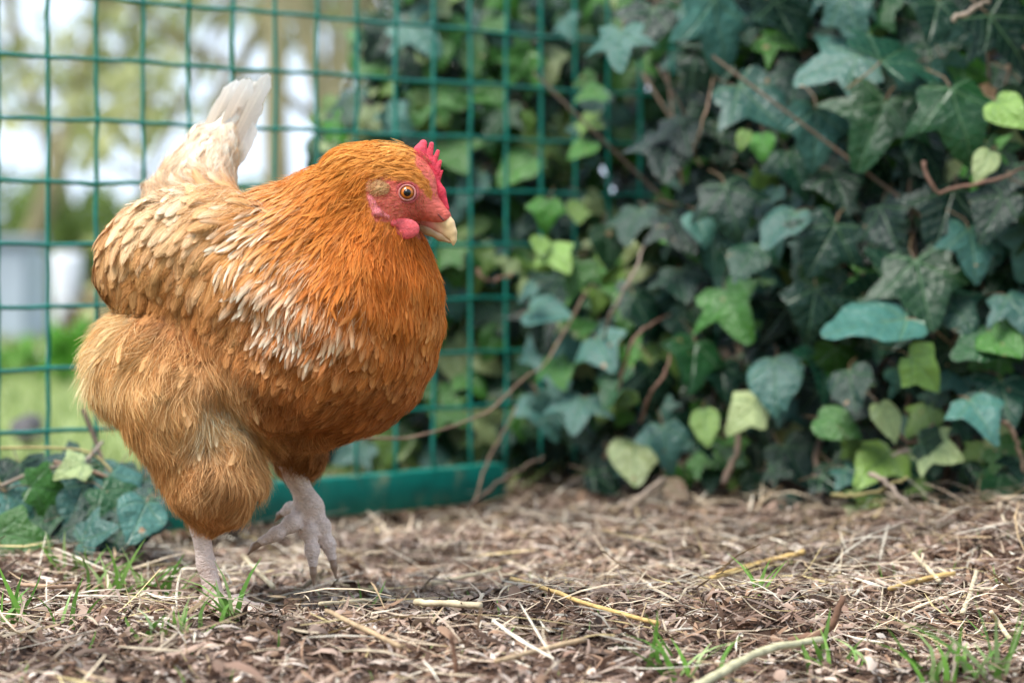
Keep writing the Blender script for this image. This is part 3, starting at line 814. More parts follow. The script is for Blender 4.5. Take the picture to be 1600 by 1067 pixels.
# --- tail feathers, each its own part
def big_feather(base, tip, side, width, bow, col, tipc):
    S = 10; base = np.asarray(base); tip = np.asarray(tip); d = tip - base; n = unit(np.cross(d, side)); b = unit(np.cross(n, d))
    V_, U_, C_ = [], [], []
    for s in range(S + 1):
        u = s / S; c = base + d * u + n * bow * math.sin(u * 3.0)
        w_ = width * .5 * np.interp(u, [0, .2, .5, .85, .96, 1], [.35, .7, .95, 1, .7, .2])
        for e in (-1, -.5, 0, .5, 1):
            V_.append(c + b * w_ * e * rng.uniform(.9, 1.06) - n * w_ * .2 * e * e); U_.append((.5 + e * .5, u)); f = np.clip(u * 1.2 - .2, 0, 1)
            C_.append((col * (1 - f) + tipc * f))
    o = np.arange(S)[:, None] * 5 + np.arange(4)[None]
    return mk_mesh('tail_feather', V_, np.stack([o, o + 1, o + 6, o + 5], -1).reshape(-1, 4), np.clip(C_, 0, 1), U_)
tails = [((304, 255), (345, 166)), ((308, 250), (354, 150)), ((312, 245), (362, 132)), ((318, 240), (372, 126)), ((326, 240), (383, 123)), ((335, 238), (392, 124)),
         ((345, 238), (400, 128)), ((352, 236), (421, 117)), ((358, 240), (413, 134)), ((362, 245), (405, 150)), ((366, 250), (400, 168)), ((368, 258), (394, 190))]
for q, (a, b) in enumerate(tails):
    dep = .118 + .010 * math.sin(q * 2.1)
    part('tail_feather', big_feather(W(*a, dep), W(*b, dep + .022), hl * 1.0 + np.array([.2, 0, 0]), .015 + .004 * (q % 2), .002,
         lin((238, 218, 194)), lin((248, 244, 238))), M_tail)

# --- comb, wattles, ear, beak, eyes
def Hs(pts): return [Hd(*p) for p in pts]
fl = (HS, 2.0)
comb_c = lambda V: lin((214, 52, 74)) * (1 + .10 * np.sin(V[:, 2:3] * 800 + V[:, 0:1] * 500)) + np.clip((V[:, 2:3] - .352) / .03, 0, 1) * np.array([.10, .05, .06])
def lobe(a, b, ra, rb, k=.003): return (s_cone(Hd(*a), Hd(*b), ra, rb, fl), k)
comb = [lobe((1148, 335), (1142, 250), .0056, .0054, .0015), lobe((1142, 250), (1163, 200), .0052, .0032, .0015),
        lobe((1150, 335), (1215, 440), .0056, .0054, .002), lobe((1196, 340), (1220, 205), .0034, .0020, .001),
        lobe((1218, 390), (1264, 256), .0032, .0017, .001), lobe((1252, 410), (1281, 324), .0027, .0015, .001), lobe((1272, 440), (1295, 390), .0017, .0009, .001),
        lobe((1150, 290), (1200, 320), .0036, .0034, .002), lobe((1200, 320), (1252, 392), .0034, .0028, .002),
        lobe((1215, 440), (1275, 540), .0054, .0050, .002), lobe((1275, 540), (1322, 650), .0050, .0026, .002)]
part('comb', sdf_mesh('comb', comb, .0005, comb_c), M_comb)
wc = lambda V: np.broadcast_to(lin((222, 92, 98)), (len(V), 3)) * (1 + .12 * np.sin(V[:, 2:3] * 1400))
for s in (1, -1):
    part('wattle', sdf_mesh('wattle', [(s_ell(Hd(1035, 792, max(cheek(1035, 760, 1), cheek(1035, 810, 1)) * s + s * .0045), HAX, (.0126, .0026, .0082)), .003), (s_cone(Hd(965, 756, cheek(965, 765, s) + s * .001), Hd(1120, 748, cheek(1115, 752, s) + s * .001), .0024, .0022), .004)], .0007, wc), M_comb)
    part('ear_lobe', sdf_mesh('ear_lobe', [(s_cone(Hd(802, 575, cheek(802, 575, s)), Hd(850, 680, cheek(850, 680, s)), .0026, .0036), .002), (s_cone(Hd(850, 680, cheek(850, 680, s)), Hd(922, 712, cheek(922, 712, s)), .0034, .0020), .003)], .0007,
         lambda V: np.broadcast_to(lin((230, 130, 136)), (len(V), 3))), M_comb)
    ec = Hd(1056, 543, cheek(1052, 543, s) - s * .0024)
    def sphere(c, r, fn, n=20):
        th = np.linspace(0, math.pi, n); ph = np.linspace(0, 2 * math.pi, 2 * n, endpoint=False)
        T_, P_ = np.meshgrid(th, ph, indexing='ij')
        D = np.stack([np.sin(T_) * np.cos(P_), np.sin(T_) * np.sin(P_), np.cos(T_)], -1).reshape(-1, 3)
        ax3 = HS * s + HF * .30; ax3 = unit(ax3); a1 = unit(np.cross(hu, ax3)); a2 = np.cross(ax3, a1)
        V = c + r * (D[:, :1] * a1 + D[:, 1:2] * a2 + D[:, 2:] * ax3)
        i, j = np.meshgrid(np.arange(n - 1), np.arange(2 * n), indexing='ij'); m = 2 * n
        Q = np.stack([i * m + j, i * m + (j + 1) % m, (i + 1) * m + (j + 1) % m, (i + 1) * m + j], -1).reshape(-1, 4)
        return V, Q, fn(D[:, 2])
    def iris(cz):
        k = np.clip((cz - .55) / .25, 0, 1)[:, None]
        return lin((120, 62, 22)) * (1 - k) + lin((200, 112, 34)) * k
    V_, Q_, c_ = sphere(ec, .0061, iris)
    eye = part('eye', mk_mesh('eye', V_, Q_, c_), M_eye)
    V_, Q_, c_ = sphere(ec + unit(HS * s + HF * .30) * .0036, .0034, lambda cz: np.broadcast_to((.004, .004, .005), (len(cz), 3)))
    pu = obj('pupil', mk_mesh('pupil', V_, Q_, c_), M_eye, eye)
    a = np.linspace(0, 2 * math.pi, 28, endpoint=True); ax3 = unit(HS * s + HF * .30); a1 = unit(np.cross(hu, ax3)); a2 = np.cross(ax3, a1)
    ring = ec + ax3 * .0030 + .0060 * (np.cos(a)[:, None] * a1 * 1.04 + np.sin(a)[:, None] * a2 * .98)
    Vt, Qt, Tt = tube(ring, .00085, 6, False)
    el = obj('eyelid', mk_mesh('eyelid', Vt, Qt, np.broadcast_to(lin((214, 140, 132)), (len(Vt), 3))), M_comb, eye)
    ring2 = ec + ax3 * .0012 + .0078 * (np.cos(a)[:, None] * a1 * 1.06 + np.sin(a)[:, None] * a2)
    Vt, Qt, Tt = tube(ring2, .0014, 6, False)
    obj('eyelid_fold', mk_mesh('eyelid_fold', Vt, Qt, np.broadcast_to(lin((204, 90, 92)), (len(Vt), 3))), M_comb, eye)
    # ear tuft of short stiff feathers
    tf = []
    n = 420
    aa = rng.uniform(0, 6.28, n); rr = np.sqrt(rng.uniform(0, 1, n))
    zx = 872 + 72 * rr * np.cos(aa); zy = 505 + 52 * rr * np.sin(aa) + (zx - 872) * .1
    mb = MB()
    for q in range(n):
        p0 = Hd(zx[q], zy[q], cheek(zx[q], zy[q], s) + s * (.0012 + .0036 * (1 - rr[q]))); L_ = rng.uniform(.004, .007)
        p1 = p0 - HF * L_ * .85 - hu * L_ * rng.uniform(-.1, .45) + HS * s * L_ * .15
        b_ = unit(np.cross(p1 - p0, HS)) * .00035
        mb.add(np.array([p0 - b_, p0 + b_, p1]), None, [[0, 1, 2]], lin(np.array((226, 182, 130))) * rng.uniform(.75, 1.25))
    part('ear_tuft', mb.mesh('ear_tuft'), M_down, kind='stuff')
bf = (HS, 1.4)
def bk(pts, rads):
    return [(s_cone(Hd(*pts[q]), Hd(*pts[q + 1]), rads[q], rads[q + 1], bf), .003) for q in range(len(pts) - 1)]
def beakc(V):
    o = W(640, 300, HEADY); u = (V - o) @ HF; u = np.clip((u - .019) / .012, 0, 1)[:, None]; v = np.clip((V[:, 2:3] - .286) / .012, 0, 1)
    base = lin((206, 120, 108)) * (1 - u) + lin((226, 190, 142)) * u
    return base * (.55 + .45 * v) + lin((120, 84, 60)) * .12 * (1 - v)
bkm = part('beak', sdf_mesh('upper_beak', bk([(1235, 690), (1290, 715), (1335, 760), (1362, 815), (1372, 865), (1372, 902)], [.0068, .0062, .0050, .0036, .0022, .0008]) +
           [(s_cone(Hd(1100, 716), Hd(1230, 752), .0046, .0046, bf), .003), (s_cone(Hd(1230, 752), Hd(1335, 828), .0046, .0030, bf), .003)], .0006, beakc), M_beak)
obj('lower_beak', sdf_mesh('lower_beak', bk([(1120, 765), (1200, 800), (1280, 845), (1345, 880)], [.0034, .0036, .0028, .0012]), .0006,
    lambda V: np.broadcast_to(lin((176, 140, 104)), (len(V), 3))), M_beak, bkm)
for s in (1, -1):
    nn_ = sdf_mesh('nostril', [(s_cone(Hd(1268, 690, cheek(1268, 690, s) + s * .0002), Hd(1302, 728, cheek(1302, 728, s) + s * .0004), .0005, .0009), .001)], .0003, np.array(lin((130, 70, 64))))
    obj('nostril', nn_, M_beak, bkm)

# --- claws
for ch, r in [(far_toes[0], 1), (far_toes[1], 1), (far_toes[2], 1), (far_toes[3], 1)] + [(t[0], 1) for t in toes_near]:
    e = np.asarray(ch[-1]); d = unit(np.asarray(ch[-1]) - np.asarray(ch[-2]))
    cl = sdf_mesh('claw', [(s_cone(e - d * .002, e + d * .006 - hu * .001, .0036, .0026), .002), (s_cone(e + d * .006 - hu * .001, e + d * .012 - hu * .005, .0026, .0008), .002)], .0008, np.array(lin((158, 128, 104))))
    part('claw', cl, M_beak)

# ------------------------------------------------------------------ the fence
fence = thing('wire_fence', 'green coated wire mesh fence panel with flat bottom rail behind the hen', 'fence', (FA[0], FA[1], 0))
BARZ = .047; MESH = .0613; RW = .0023
def fpt(s, z, off=0.0): return np.array([FA[0] + FD[0] * s + FN[0] * off, FA[1] + FD[1] * s + FN[1] * off, z])
S0, S1 = -.40, 1.10; ZT = BARZ + .063 * 11
for q in range(-7, 17):
    s = .059 + MESH * q
    n = 23; zz = np.linspace(BARZ - .012, ZT + .02, n)
    ph = rng.uniform(0, 6.28, 3)
    pts = np.array([fpt(s + 0.0006 * math.sin(z * 31 + ph[0]) + .0007 * math.sin(z * 90 + ph[1]), z, .0007 * math.sin(z * 40 + ph[2])) for z in zz])
    keep(obj('vertical_wire', mk_mesh('vertical_wire', *(lambda t: (t[0], [t[1], t[2]]))(tube(pts, RW * rng.uniform(.94, 1.08), 8))), M_green), fence)
for q in range(1, 12):
    z = BARZ + .063 * q
    ss = np.linspace(S0, S1, 60); ph = rng.uniform(0, 6.28, 3)
    pts = np.array([fpt(s, z + 0.0007 * math.sin(s * 24 + ph[0]) + .0006 * math.sin(s * 71 + ph[1]), -.0036) for s in ss])
    keep(obj('horizontal_wire', mk_mesh('horizontal_wire', *(lambda t: (t[0], [t[1], t[2]]))(tube(pts, RW, 8))), M_green), fence)
def box_mesh(name, a, b, depth, z0, z1, bev=.003):
    # a bar from s=a to s=b of the fence line with rounded long edges
    d = depth / 2
    prof = [(-d + bev, z0), (d - bev, z0), (d, z0 + bev), (d, z1 - bev), (d - bev, z1), (-d + bev, z1), (-d, z1 - bev), (-d, z0 + bev)]
    N = 24; V = []
    for s in np.linspace(a, b, N):
        for (o, z) in prof: V.append(fpt(s, z + .0012 * math.sin(s * 9), o))
    i, j = np.meshgrid(np.arange(N - 1), np.arange(8), indexing='ij')
    Q = np.stack([i * 8 + j, i * 8 + (j + 1) % 8, (i + 1) * 8 + (j + 1) % 8, (i + 1) * 8 + j], -1).reshape(-1, 4)
    me = mk_mesh(name, V, [Q], smooth=False); return me
M_rail = mat('green_rail_paint', col=lin((12, 116, 100)), attr=False, rough=.45, noise=(38, .7, 1.2), bump=(120, .3, .001))
def dirty(m):
    t = m.node_tree; L = t.links.new; b = t.nodes['Principled BSDF']; src = b.inputs['Base Color'].links[0].from_socket
    n_ = t.nodes.new('ShaderNodeTexNoise'); n_.inputs['Scale'].default_value = 26; n_.inputs['Detail'].default_value = 8; n_.inputs['Roughness'].default_value = .7
    tc = t.nodes.new('ShaderNodeTexCoord'); mp = t.nodes.new('ShaderNodeMapping'); mp.inputs['Scale'].default_value = (1, 1, .5); L(tc.outputs['Object'], mp.inputs[0]); L(mp.outputs[0], n_.inputs['Vector'])
    r_ = t.nodes.new('ShaderNodeMapRange'); r_.inputs[1].default_value = .54; r_.inputs[2].default_value = .70; r_.inputs[4].default_value = .6; L(n_.outputs['Fac'], r_.inputs[0])
    x_ = t.nodes.new('ShaderNodeMix'); x_.data_type = 'RGBA'; x_.inputs[7].default_value = (*lin((150, 148, 110)), 1); L(r_.outputs[0], x_.inputs[0]); L(src, x_.inputs[6]); L(x_.outputs[2], b.inputs['Base Color'])
dirty(M_rail)
keep(obj('bottom_rail', box_mesh('bottom_rail', S0, .716, .030, -.002, .0405, .0015), M_rail), fence)

# ------------------------------------------------------------------ ivy
def leaf_shape(kind, seed):
    r = np.random.default_rng(seed)
    if kind == 0:   half = [(.05, -.06), (.20, -.17), (.40, -.12), (.46, .02), (.44, .13), (.62, .27), (.74, .40), (.52, .45), (.34, .50), (.30, .62), (.20, .80), (.09, .95)]
    elif kind == 1: half = [(.04, -.05), (.18, -.14), (.34, -.11), (.42, .00), (.52, .12), (.62, .24), (.52, .34), (.40, .42), (.34, .52), (.27, .66), (.17, .82), (.07, .95)]
    elif kind == 2: half = [(.04, -.04), (.18, -.10), (.34, -.06), (.44, .06), (.47, .18), (.48, .30), (.44, .42), (.39, .53), (.32, .64), (.23, .77), (.14, .88), (.06, .96)]
    elif kind == 3: half = [(.06, -.08), (.26, -.20), (.50, -.16), (.52, .00), (.44, .12), (.66, .22), (.84, .38), (.56, .40), (.30, .44), (.27, .60), (.19, .82), (.08, .97)]
    else:           half = [(.03, -.03), (.13, -.07), (.25, -.03), (.33, .08), (.37, .20), (.38, .32), (.36, .44), (.32, .55), (.26, .66), (.19, .78), (.11, .89), (.05, .97)]
    half = np.array(half); R_ = half * (1 + r.normal(0, .035, half.shape)); L_ = half * (1 + r.normal(0, .035, half.shape)); L_[:, 0] *= -1
    out = np.concatenate([[(0, 0)], R_, [(0, 1.)], L_[::-1]]); n = len(out)
    rings = (.45, .8, 1.0); cen = np.array((0, .30))
    V = [(cen[0], cen[1])]
    for f in rings: V += [tuple(cen + (p - cen) * f) for p in out]
    V = np.array(V); x, y = V[:, 0], V[:, 1]
    fold = r.uniform(.08, .34); droop = r.uniform(.12, .50); tw = r.uniform(-.25, .25); wv = r.uniform(.02, .05)
    z = fold * np.abs(x) - droop * (np.maximum(y - .2, 0)) ** 2 - .42 * x ** 2 + tw * x * y + wv * np.sin(x * 9 + seed) * np.sin(y * 8 + seed)
    P = np.stack([x, y, z], -1)
    T = [(0, 1 + k, 1 + (k + 1) % n) for k in range(n)]
    Q = []
    for a in range(2):
        for k in range(n): Q.append((1 + a * n + k, 1 + (a + 1) * n + k, 1 + (a + 1) * n + (k + 1) % n, 1 + a * n + (k + 1) % n))
    # petiole
    pp = smooth_path([(0, .01, .005), (r.uniform(-.05, .05), -.22, -.06), (r.uniform(-.15, .15), -.55, -.30)], 5)
    tv, tq, tt = tube(pp, [.014, .014, .013, .013, .014], 4)
    uv = np.stack([x * .5 + .5, y], -1)
    return P, np.array(T), np.array(Q), uv, tv, tq, tt
LCOL = [  # base colours of the leaf kinds
    lin((18, 56, 40)), lin((26, 66, 32)), lin((60, 112, 36)), lin((108, 138, 62)), lin((146, 160, 106)), lin((13, 43, 30)), lin((142, 116, 92)), lin((58, 98, 88))]
PETI = lin((120, 100, 76))
LEAVES = {}
def leaf_raw(kind, var):
    if (kind, var) not in LEAVES: LEAVES[(kind, var)] = leaf_shape(kind, kind * 10 + var + 3)
    return LEAVES[(kind, var)]
LM = {}
def leaf_mesh(kind, var, ci):
    if (kind, var, ci) not in LM:
        P, T, Q, uv, tv, tq, tt = leaf_raw(kind, var)
        V = np.concatenate([P, tv]); n = len(P)
        col = np.concatenate([np.tile(LCOL[ci], (n, 1)), np.tile(PETI, (len(tv), 1))])
        U = np.concatenate([uv, np.tile((.93, .5), (len(tv), 1))])
        me = mk_mesh('ivy_leaf', V, [Q, np.concatenate([T, tt + n])] + [tq + n], col, U); me.materials.append(M_leaf)
        LM[(kind, var, ci)] = me
    return LM[(kind, var, ci)]
def leaf_rot(normal, tipdir):
    n = unit(normal); t = np.asarray(tipdir, float); t = unit(t - n * (t @ n)); b = np.cross(t, n)
    return np.stack([b, t, n], 1)
def place_leaf(parent, pos, normal, tipdir, size, kind, var, ci):
    o = bpy.data.objects.new('leaf', leaf_mesh(kind, var, ci)); C.objects.link(o)
    M_ = Matrix.Identity(4); R_ = leaf_rot(normal, tipdir) * size
    pos = pos - R_ @ np.array((0, .35, 0))
    for a in range(3):
        for b in range(3): M_[a][b] = R_[a, b]
        M_[a][3] = pos[a]
    o.parent = parent; o.matrix_basis = Matrix.Translation(-Vector(parent.location)) @ M_
    return o
def leaf_mass(specs, name):
    Vs, Qs, Ts, Cs, Us = [], [], [], [], []; n = 0
    for pos, normal, tipdir, size, kind, var, ci, jit in specs:
        P, T, Q, uv, tv, tq, tt = leaf_raw(kind, var); R_ = leaf_rot(normal, tipdir) * size
        pos = pos - R_ @ np.array((0, .35, 0))
        V = np.concatenate([P, tv]) @ R_.T + pos; k = len(P)
        Vs.append(V); Qs += [Q + n, tq + k + n]; Ts += [T + n, tt + k + n]; n += len(V)
        Cs += [np.tile(LCOL[ci] * jit, (k, 1)), np.tile(PETI, (len(tv), 1))]; Us += [uv, np.tile((.93, .5), (len(tv), 1))]
    return mk_mesh(name, np.concatenate(Vs), [np.concatenate(Qs), np.concatenate(Ts)], np.concatenate(Cs), np.concatenate(Us))

def ivy_y(x, z):
    """depth of the outer leaf face of the big ivy"""
    t = np.clip((x - .0) / .55, 0, 1.3)
    y = .98 - .40 * t + .05 * np.sin(x * 9 + 1) * np.sin(z * 8) + .03 * np.sin(x * 21 + z * 17)
    return y + .17 * np.clip((.11 - z) / .11, 0, 1) ** 1.2
ivy = thing('ivy', 'dense dark green ivy bank filling the right side beside the fence', 'ivy', (.35, .9, 0))
hand = [ # px, py, size px, tip angle (0 down, 90 right, clockwise positive to the left), kind, colour, nearer by m
 (1125, 40, 118, 20, 0, 7, .06), (1395, 85, 118, 150, 3, 0, .08), (1305, 100, 112, -80, 3, 7, .06), (1182, 160, 118, 40, 0, 7, .05), (1275, 205, 100, 0, 1, 7, .06),
 (1368, 195, 120, -25, 3, 1, .07), (1500, 178, 125, 15, 0, 1, .06), (1570, 55, 110, 40, 3, 5, .05), (1462, 25, 90, -20, 1, 0, .04), (968, 70, 72, 0, 3, 7, .05),
 (1045, 235, 100, -10, 0, 5, .0), (1242, 262, 80, 20, 1, 0, .03), (1225, 350, 90, -30, 2, 7, .04), (1140, 318, 95, 15, 0, 5, .03), (1385, 350, 100, 30, 1, 5, .03),
 (1520, 385, 92, 0, 0, 7, .05), (1372, 503, 150, -72, 2, 7, .09), (1440, 445, 125, 10, 0, 1, .06), (1405, 430, 105, 200, 1, 0, .04), (1145, 480, 100, 30, 3, 2, .05),
 (1085, 562, 90, -15, 1, 1, .06), (1210, 590, 95, 5, 2, 7, .06), (1530, 645, 84, 20, 1, 7, .07), (1440, 575, 76, 60, 1, 3, .07), (992, 712, 86, 0, 2, 4, .08),
 (1102, 660, 64, 5, 4, 3, .06), (1165, 645, 70, -60, 1, 4, .07), (1040, 690, 74, 10, 1, 7, .06), (1065, 440, 78, 10, 0, 0, .04), (1170, 400, 80, -20, 2, 0, .05),
 (1060, 355, 85, 20, 0, 5, .03), (850, 488, 72, 70, 2, 7, .05), (850, 640, 78, 20, 1, 7, .05), (905, 640, 74, -10, 3, 7, .05), (1565, 530, 80, 40, 2, 2, .06),
 (1572, 172, 66, 40, 2, 3, .08), (1540, 252, 56, -30, 4, 4, .08), (1190, 225, 44, 0, 2, 2, .07), (1162, 215, 34, -20, 4, 3, .08), (1372, 722, 90, -40, 1, 3, .08),
 (1385, 650, 66, 20, 4, 4, .07), (1590, 480, 80, 20, 0, 7, .05), (1530, 540, 78, -70, 2, 1, .05), (940, 545, 76, 30, 1, 7, .04), (990, 345, 74, -10, 0, 0, .03),
 (1095, 350, 60, 10, 2, 7, .04), (1290, 380, 100, -30, 0, 5, .02), (1240, 720, 84, 30, 0, 0, .06), (1330, 600, 80, 15, 2, 5, .03), (1300, 660, 78, 60, 4, 2, .05),
 (1190, 795, 56, 0, 2, 7, .06), (1120, 720, 80, -15, 1, 1, .05), (1460, 700, 74, 60, 0, 4, .06), (1560, 755, 92, -20, 1, 1, .08), (1445, 760, 84, 60, 4, 0, .06),
 (1570, 620, 90, 0, 3, 0, .04), (1480, 330, 110, -20, 0, 5, .02), (1310, 290, 90, 10, 1, 5, .02), (1010, 40, 90, -20, 1, 5, .02), (1225, 30, 105, 10, 0, 5, .03),
 (1330, 20, 90, 20, 1, 7, .03), (1245, 130, 90, -15, 0, 0, .03), (950, 380, 66, 0, 2, 1, .04), (900, 430, 60, -20, 3, 2, .04), (1020, 600, 80, 10, 0, 5, .03),
 (960, 600, 70, -20, 1, 1, .04), (1000, 480, 70, 20, 2, 5, .02), (1130, 590, 74, 0, 0, 5, .02), (1270, 480, 90, -10, 1, 5, .01), (1490, 480, 90, 30, 0, 0, .04),
 (1555, 330, 90, -30, 1, 5, .02), (1450, 240, 84, 20, 2, 5, .02), (875, 570, 66, 15, 0, 2, .04), (870, 400, 60, 30, 1, 3, .05), (845, 380, 46, -10, 4, 3, .05),
]
nleaf = 0
for (px, py, sz, ang, kind, ci, dn) in hand:
    Y = .8
    for _ in range(8):
        p = W(px, py, Y); Y = .5 * Y + .5 * (float(ivy_y(p[0], p[2])) - dn - .025)
    p = W(px, py, Y); a = math.radians(ang)
    tip = np.array([math.sin(a), -.25, -math.cos(a)])
    nv = np.array([rng.normal(0, .4), -1, rng.uniform(.2, 1.5)])
    if sz == 150: nv = np.array([.15, -.55, 1.0])
    place_leaf(ivy, p, nv, tip, sz * (Y + CAMD) / FPX * 1.0, kind, int(rng.integers(0, 3)), ci); nleaf += 1
for q in range(46):
    px = rng.uniform(790, 960); py = rng.uniform(20, 660); Y = .93 + rng.uniform(-.05, .10) if py > 330 else 1.02 + rng.uniform(0, .1)
    p = W(px, py, Y)
    if fence_side(p[0], p[1]) > -.02: continue
    a = rng.normal(0, .9); place_leaf(ivy, p, np.array([rng.normal(0, .5), -1, rng.uniform(-.2, 1.5)]), np.array([math.sin(a), -.25, -math.cos(a)]), rng.uniform(.022, .042), int(rng.choice([0, 1, 2, 4])), int(rng.integers(0, 3)), int(rng.choice([2, 3, 4, 7], p=[.35, .25, .15, .25]))); nleaf += 1
wts = np.array([.26, .18, .09, .015, .01, .20, .008, .24]); wts /= wts.sum()
mass = []
for q in range(2300):
    layer = rng.random()
    x = rng.uniform(-.02, .85); z = rng.uniform(.01, .62)
    if x < .04 + .16 * np.clip((z - .26) / .10, 0, 1) + rng.normal(0, .015): continue
    deep = 0 if layer < .30 else (rng.uniform(.02, .06) if layer < .50 else rng.uniform(.30, .46))
    Y = float(ivy_y(x, z)) + deep + rng.uniform(-.01, .04)
    if z < .07 and deep < .06 and rng.random() < .6: continue
    p = np.array([x, Y, z]); a = rng.normal(0, .75)
    tip = np.array([math.sin(a), -.25, -math.cos(a)]); nv = np.array([rng.normal(-.1, .6), -1, rng.uniform(-.2, 1.5)])
    size = rng.uniform(.032, .068) * (.7 if z < .16 else 1); kind = int(rng.choice(5, p=[.36, .27, .08, .24, .05])); ci = int(rng.choice(8, p=wts))
    if x < .16 or z < .2: ci = int(rng.choice(8, p=[.20, .18, .20, .06, .04, .14, .02, .16]))
    px = 800 + x * FPX / (Y + CAMD)
    if deep == 0 and nleaf < 298 and px < 1640: place_leaf(ivy, p, nv, tip, size, kind, int(rng.integers(0, 3)), ci); nleaf += 1
    else: mass.append((p, nv, tip, size, kind, int(rng.integers(0, 3)), ci, rng.uniform(.75, 1.15)))
# the foot of the bank spills forward over the litter
for q in range(110):
    x = rng.uniform(.10, .80); y = float(ivy_y(x, .11)) + rng.uniform(-.10, .06); z = float(gh(x, y)) + rng.uniform(.012, .075)
    if rng.random() < .35 and x < .4: continue
    a = rng.normal(0, 1.1); mass.append((np.array([x, y, z]), np.array([rng.normal(0, .6), -1, rng.uniform(.1, 2.2)]), np.array([math.sin(a), -.5, -math.cos(a)]), rng.uniform(.022, .05), int(rng.choice([0, 1, 2, 3])), int(rng.integers(0, 3)), int(rng.choice([0, 1, 2, 3, 4, 5, 6, 7], p=[.2, .15, .12, .06, .06, .15, .12, .14])), rng.uniform(.75, 1.15)))
# leaves of the bank's far side and top, which close it towards the sky
for q in range(1500):
    x = rng.uniform(.02, 1.1); z = rng.uniform(0, 1.05); y = rng.uniform(1.32, 1.60) - .25 * x
    if z > .64: y = float(ivy_y(x, z)) + rng.uniform(-.10, .45)
    if x < .2 and z > .3: continue
    mass.append((np.array([x, y, z]), np.array([rng.normal(0, .3), -1, rng.uniform(.2, .8)]), np.array([rng.normal(0, .6), -.2, -1]), rng.uniform(.06, .10), int(rng.integers(0, 4)), int(rng.integers(0, 3)), int(rng.choice(8, p=wts)), rng.uniform(.8, 1.15)))
keep(obj('leaf_mass', leaf_mass(mass, 'ivy_leaf_mass'), M_leaf, kind='stuff'), ivy)
BR = lin((128, 104, 84)); RD = lin((126, 94, 78)); GR = lin((146, 130, 114)); DK = lin((84, 68, 54))
stems = [ # px, py, Y points; radius; colour
 ([(537, 680, .50), (611, 685, .52), (706, 667, .58), (768, 638, .66), (822, 590, .74), (859, 560, .80), (904, 476, .86), (935, 430, .95)], .0018, BR),
 ([(735, 800, .78), (764, 718, .80), (790, 670, .80), (806, 634, .80)], .0016, BR),
 ([(739, 790, .76), (775, 757, .76), (813, 733, .78), (850, 715, .80)], .0030, DK),
 ([(940, 540, .9), (955, 490, .76), (975, 455, .74), (995, 415, .76), (1015, 350, .95)], .0024, GR),
 ([(965, 610, .80), (980, 560, .73), (990, 530, .72), (1020, 505, .76), (1050, 490, .9)], .0020, RD),
 ([(1000, 660, .82), (1015, 615, .73), (1035, 590, .72), (1045, 565, .74), (1050, 530, .9)], .0021, RD),
 ([(1442, 252, .50), (1462, 298, .50), (1500, 292, .50), (1548, 284, .50), (1600, 262, .52)], .0026, RD),
 ([(1485, 32, .52), (1515, 18, .52), (1545, 0, .54)], .0034, GR),
 ([(1080, 250, .85), (1090, 215, .68), (1105, 165, .70), (1118, 110, .88)], .0018, BR),
 ([(1375, 640, .56), (1420, 690, .56), (1460, 662, .56)], .0022, RD),
 ([(1420, 702, .54), (1395, 712, .54)], .0024, GR),
 ([(1550, 650, .50), (1578, 668, .50), (1592, 700, .50), (1600, 740, .50)], .0030, BR),
 ([(1360, 740, .50), (1385, 752, .48), (1420, 790, .46), (1450, 815, .46)], .0030, GR),
 ([(745, 420, .86), (755, 436, .86), (780, 436, .88), (800, 428, .88)], .0024, RD),
 ([(1130, 760, .66), (1150, 700, .70), (1155, 640, .78), (1160, 560, .85)], .0045, DK),
 ([(1290, 790, .62), (1275, 720, .70), (1290, 640, .78), (1300, 540, .82)], .0050, DK),
 ([(1480, 770, .60), (1500, 700, .66), (1490, 600, .72)], .0045, DK),
 ([(1300, 775, .52), (1360, 770, .50), (1420, 745, .48)], .0024, lin((140, 130, 84))),
]
for pts, r, c in stems:
    mb = MB(); P = smooth_path([W(*p) for p in pts], 18); P = P + rng.normal(0, r * .35, P.shape); mb.tube(P, np.linspace(r, r * .7, 18) * rng.uniform(.8, 1.3, 18) * .82, 7, c)
    keep(obj('stem', mb.mesh('ivy_stem'), M_stem), ivy)
mb = MB()
for q in range(60):
    x = rng.uniform(.22, .85); y = float(ivy_y(x, .1)) + rng.uniform(.06, .2); a = np.array([x, y, .0])
    P = smooth_path([a, a + (rng.normal(0, .03), rng.normal(0, .03), .12), a + (rng.normal(0, .07), rng.normal(0, .05), .28), a + (rng.normal(0, .12), rng.normal(0, .06), .5)], 10)
    mb.tube(P, np.linspace(.0035, .0015, 10), 5, DK * rng.uniform(.7, 1.4))
keep(obj('inner_stems', mb.mesh('inner_stems'), M_stem, kind='stuff'), ivy)

# ivy that climbs behind the fence
ivy2 = thing('ivy', 'brighter green ivy growing behind the wire mesh above the hen head', 'ivy', (-.05, 1.5, 0))
n2 = 0; mass = []
for q in range(1700):
    px = rng.uniform(500, 1130); py = rng.uniform(-60, 720)
    left = 640 - .55 * max(py, 0) if py < 260 else 470
    if px < left + rng.normal(0, 26): continue
    Y = rng.uniform(1.16, 1.62) if q % 3 else rng.uniform(1.10, 1.2)
    p = W(px, py, Y)
    if p[2] < .02 or fence_side(p[0], p[1]) < .035: continue
    a = rng.normal(0, .7); ci = int(rng.choice(8, p=[.08, .18, .38, .09, .04, .04, .0, .19]))
    sp = (p, np.array([rng.normal(-.1, .4), -1, rng.uniform(.1, 1.)]), np.array([math.sin(a), -.2, -math.cos(a)]), rng.uniform(.034, .062), int(rng.choice(5, p=[.34, .26, .10, .22, .08])), int(rng.integers(0, 3)), ci)
    if n2 < 240: place_leaf(ivy2, *sp); n2 += 1
    else: mass.append((*sp, rng.uniform(.8, 1.2)))
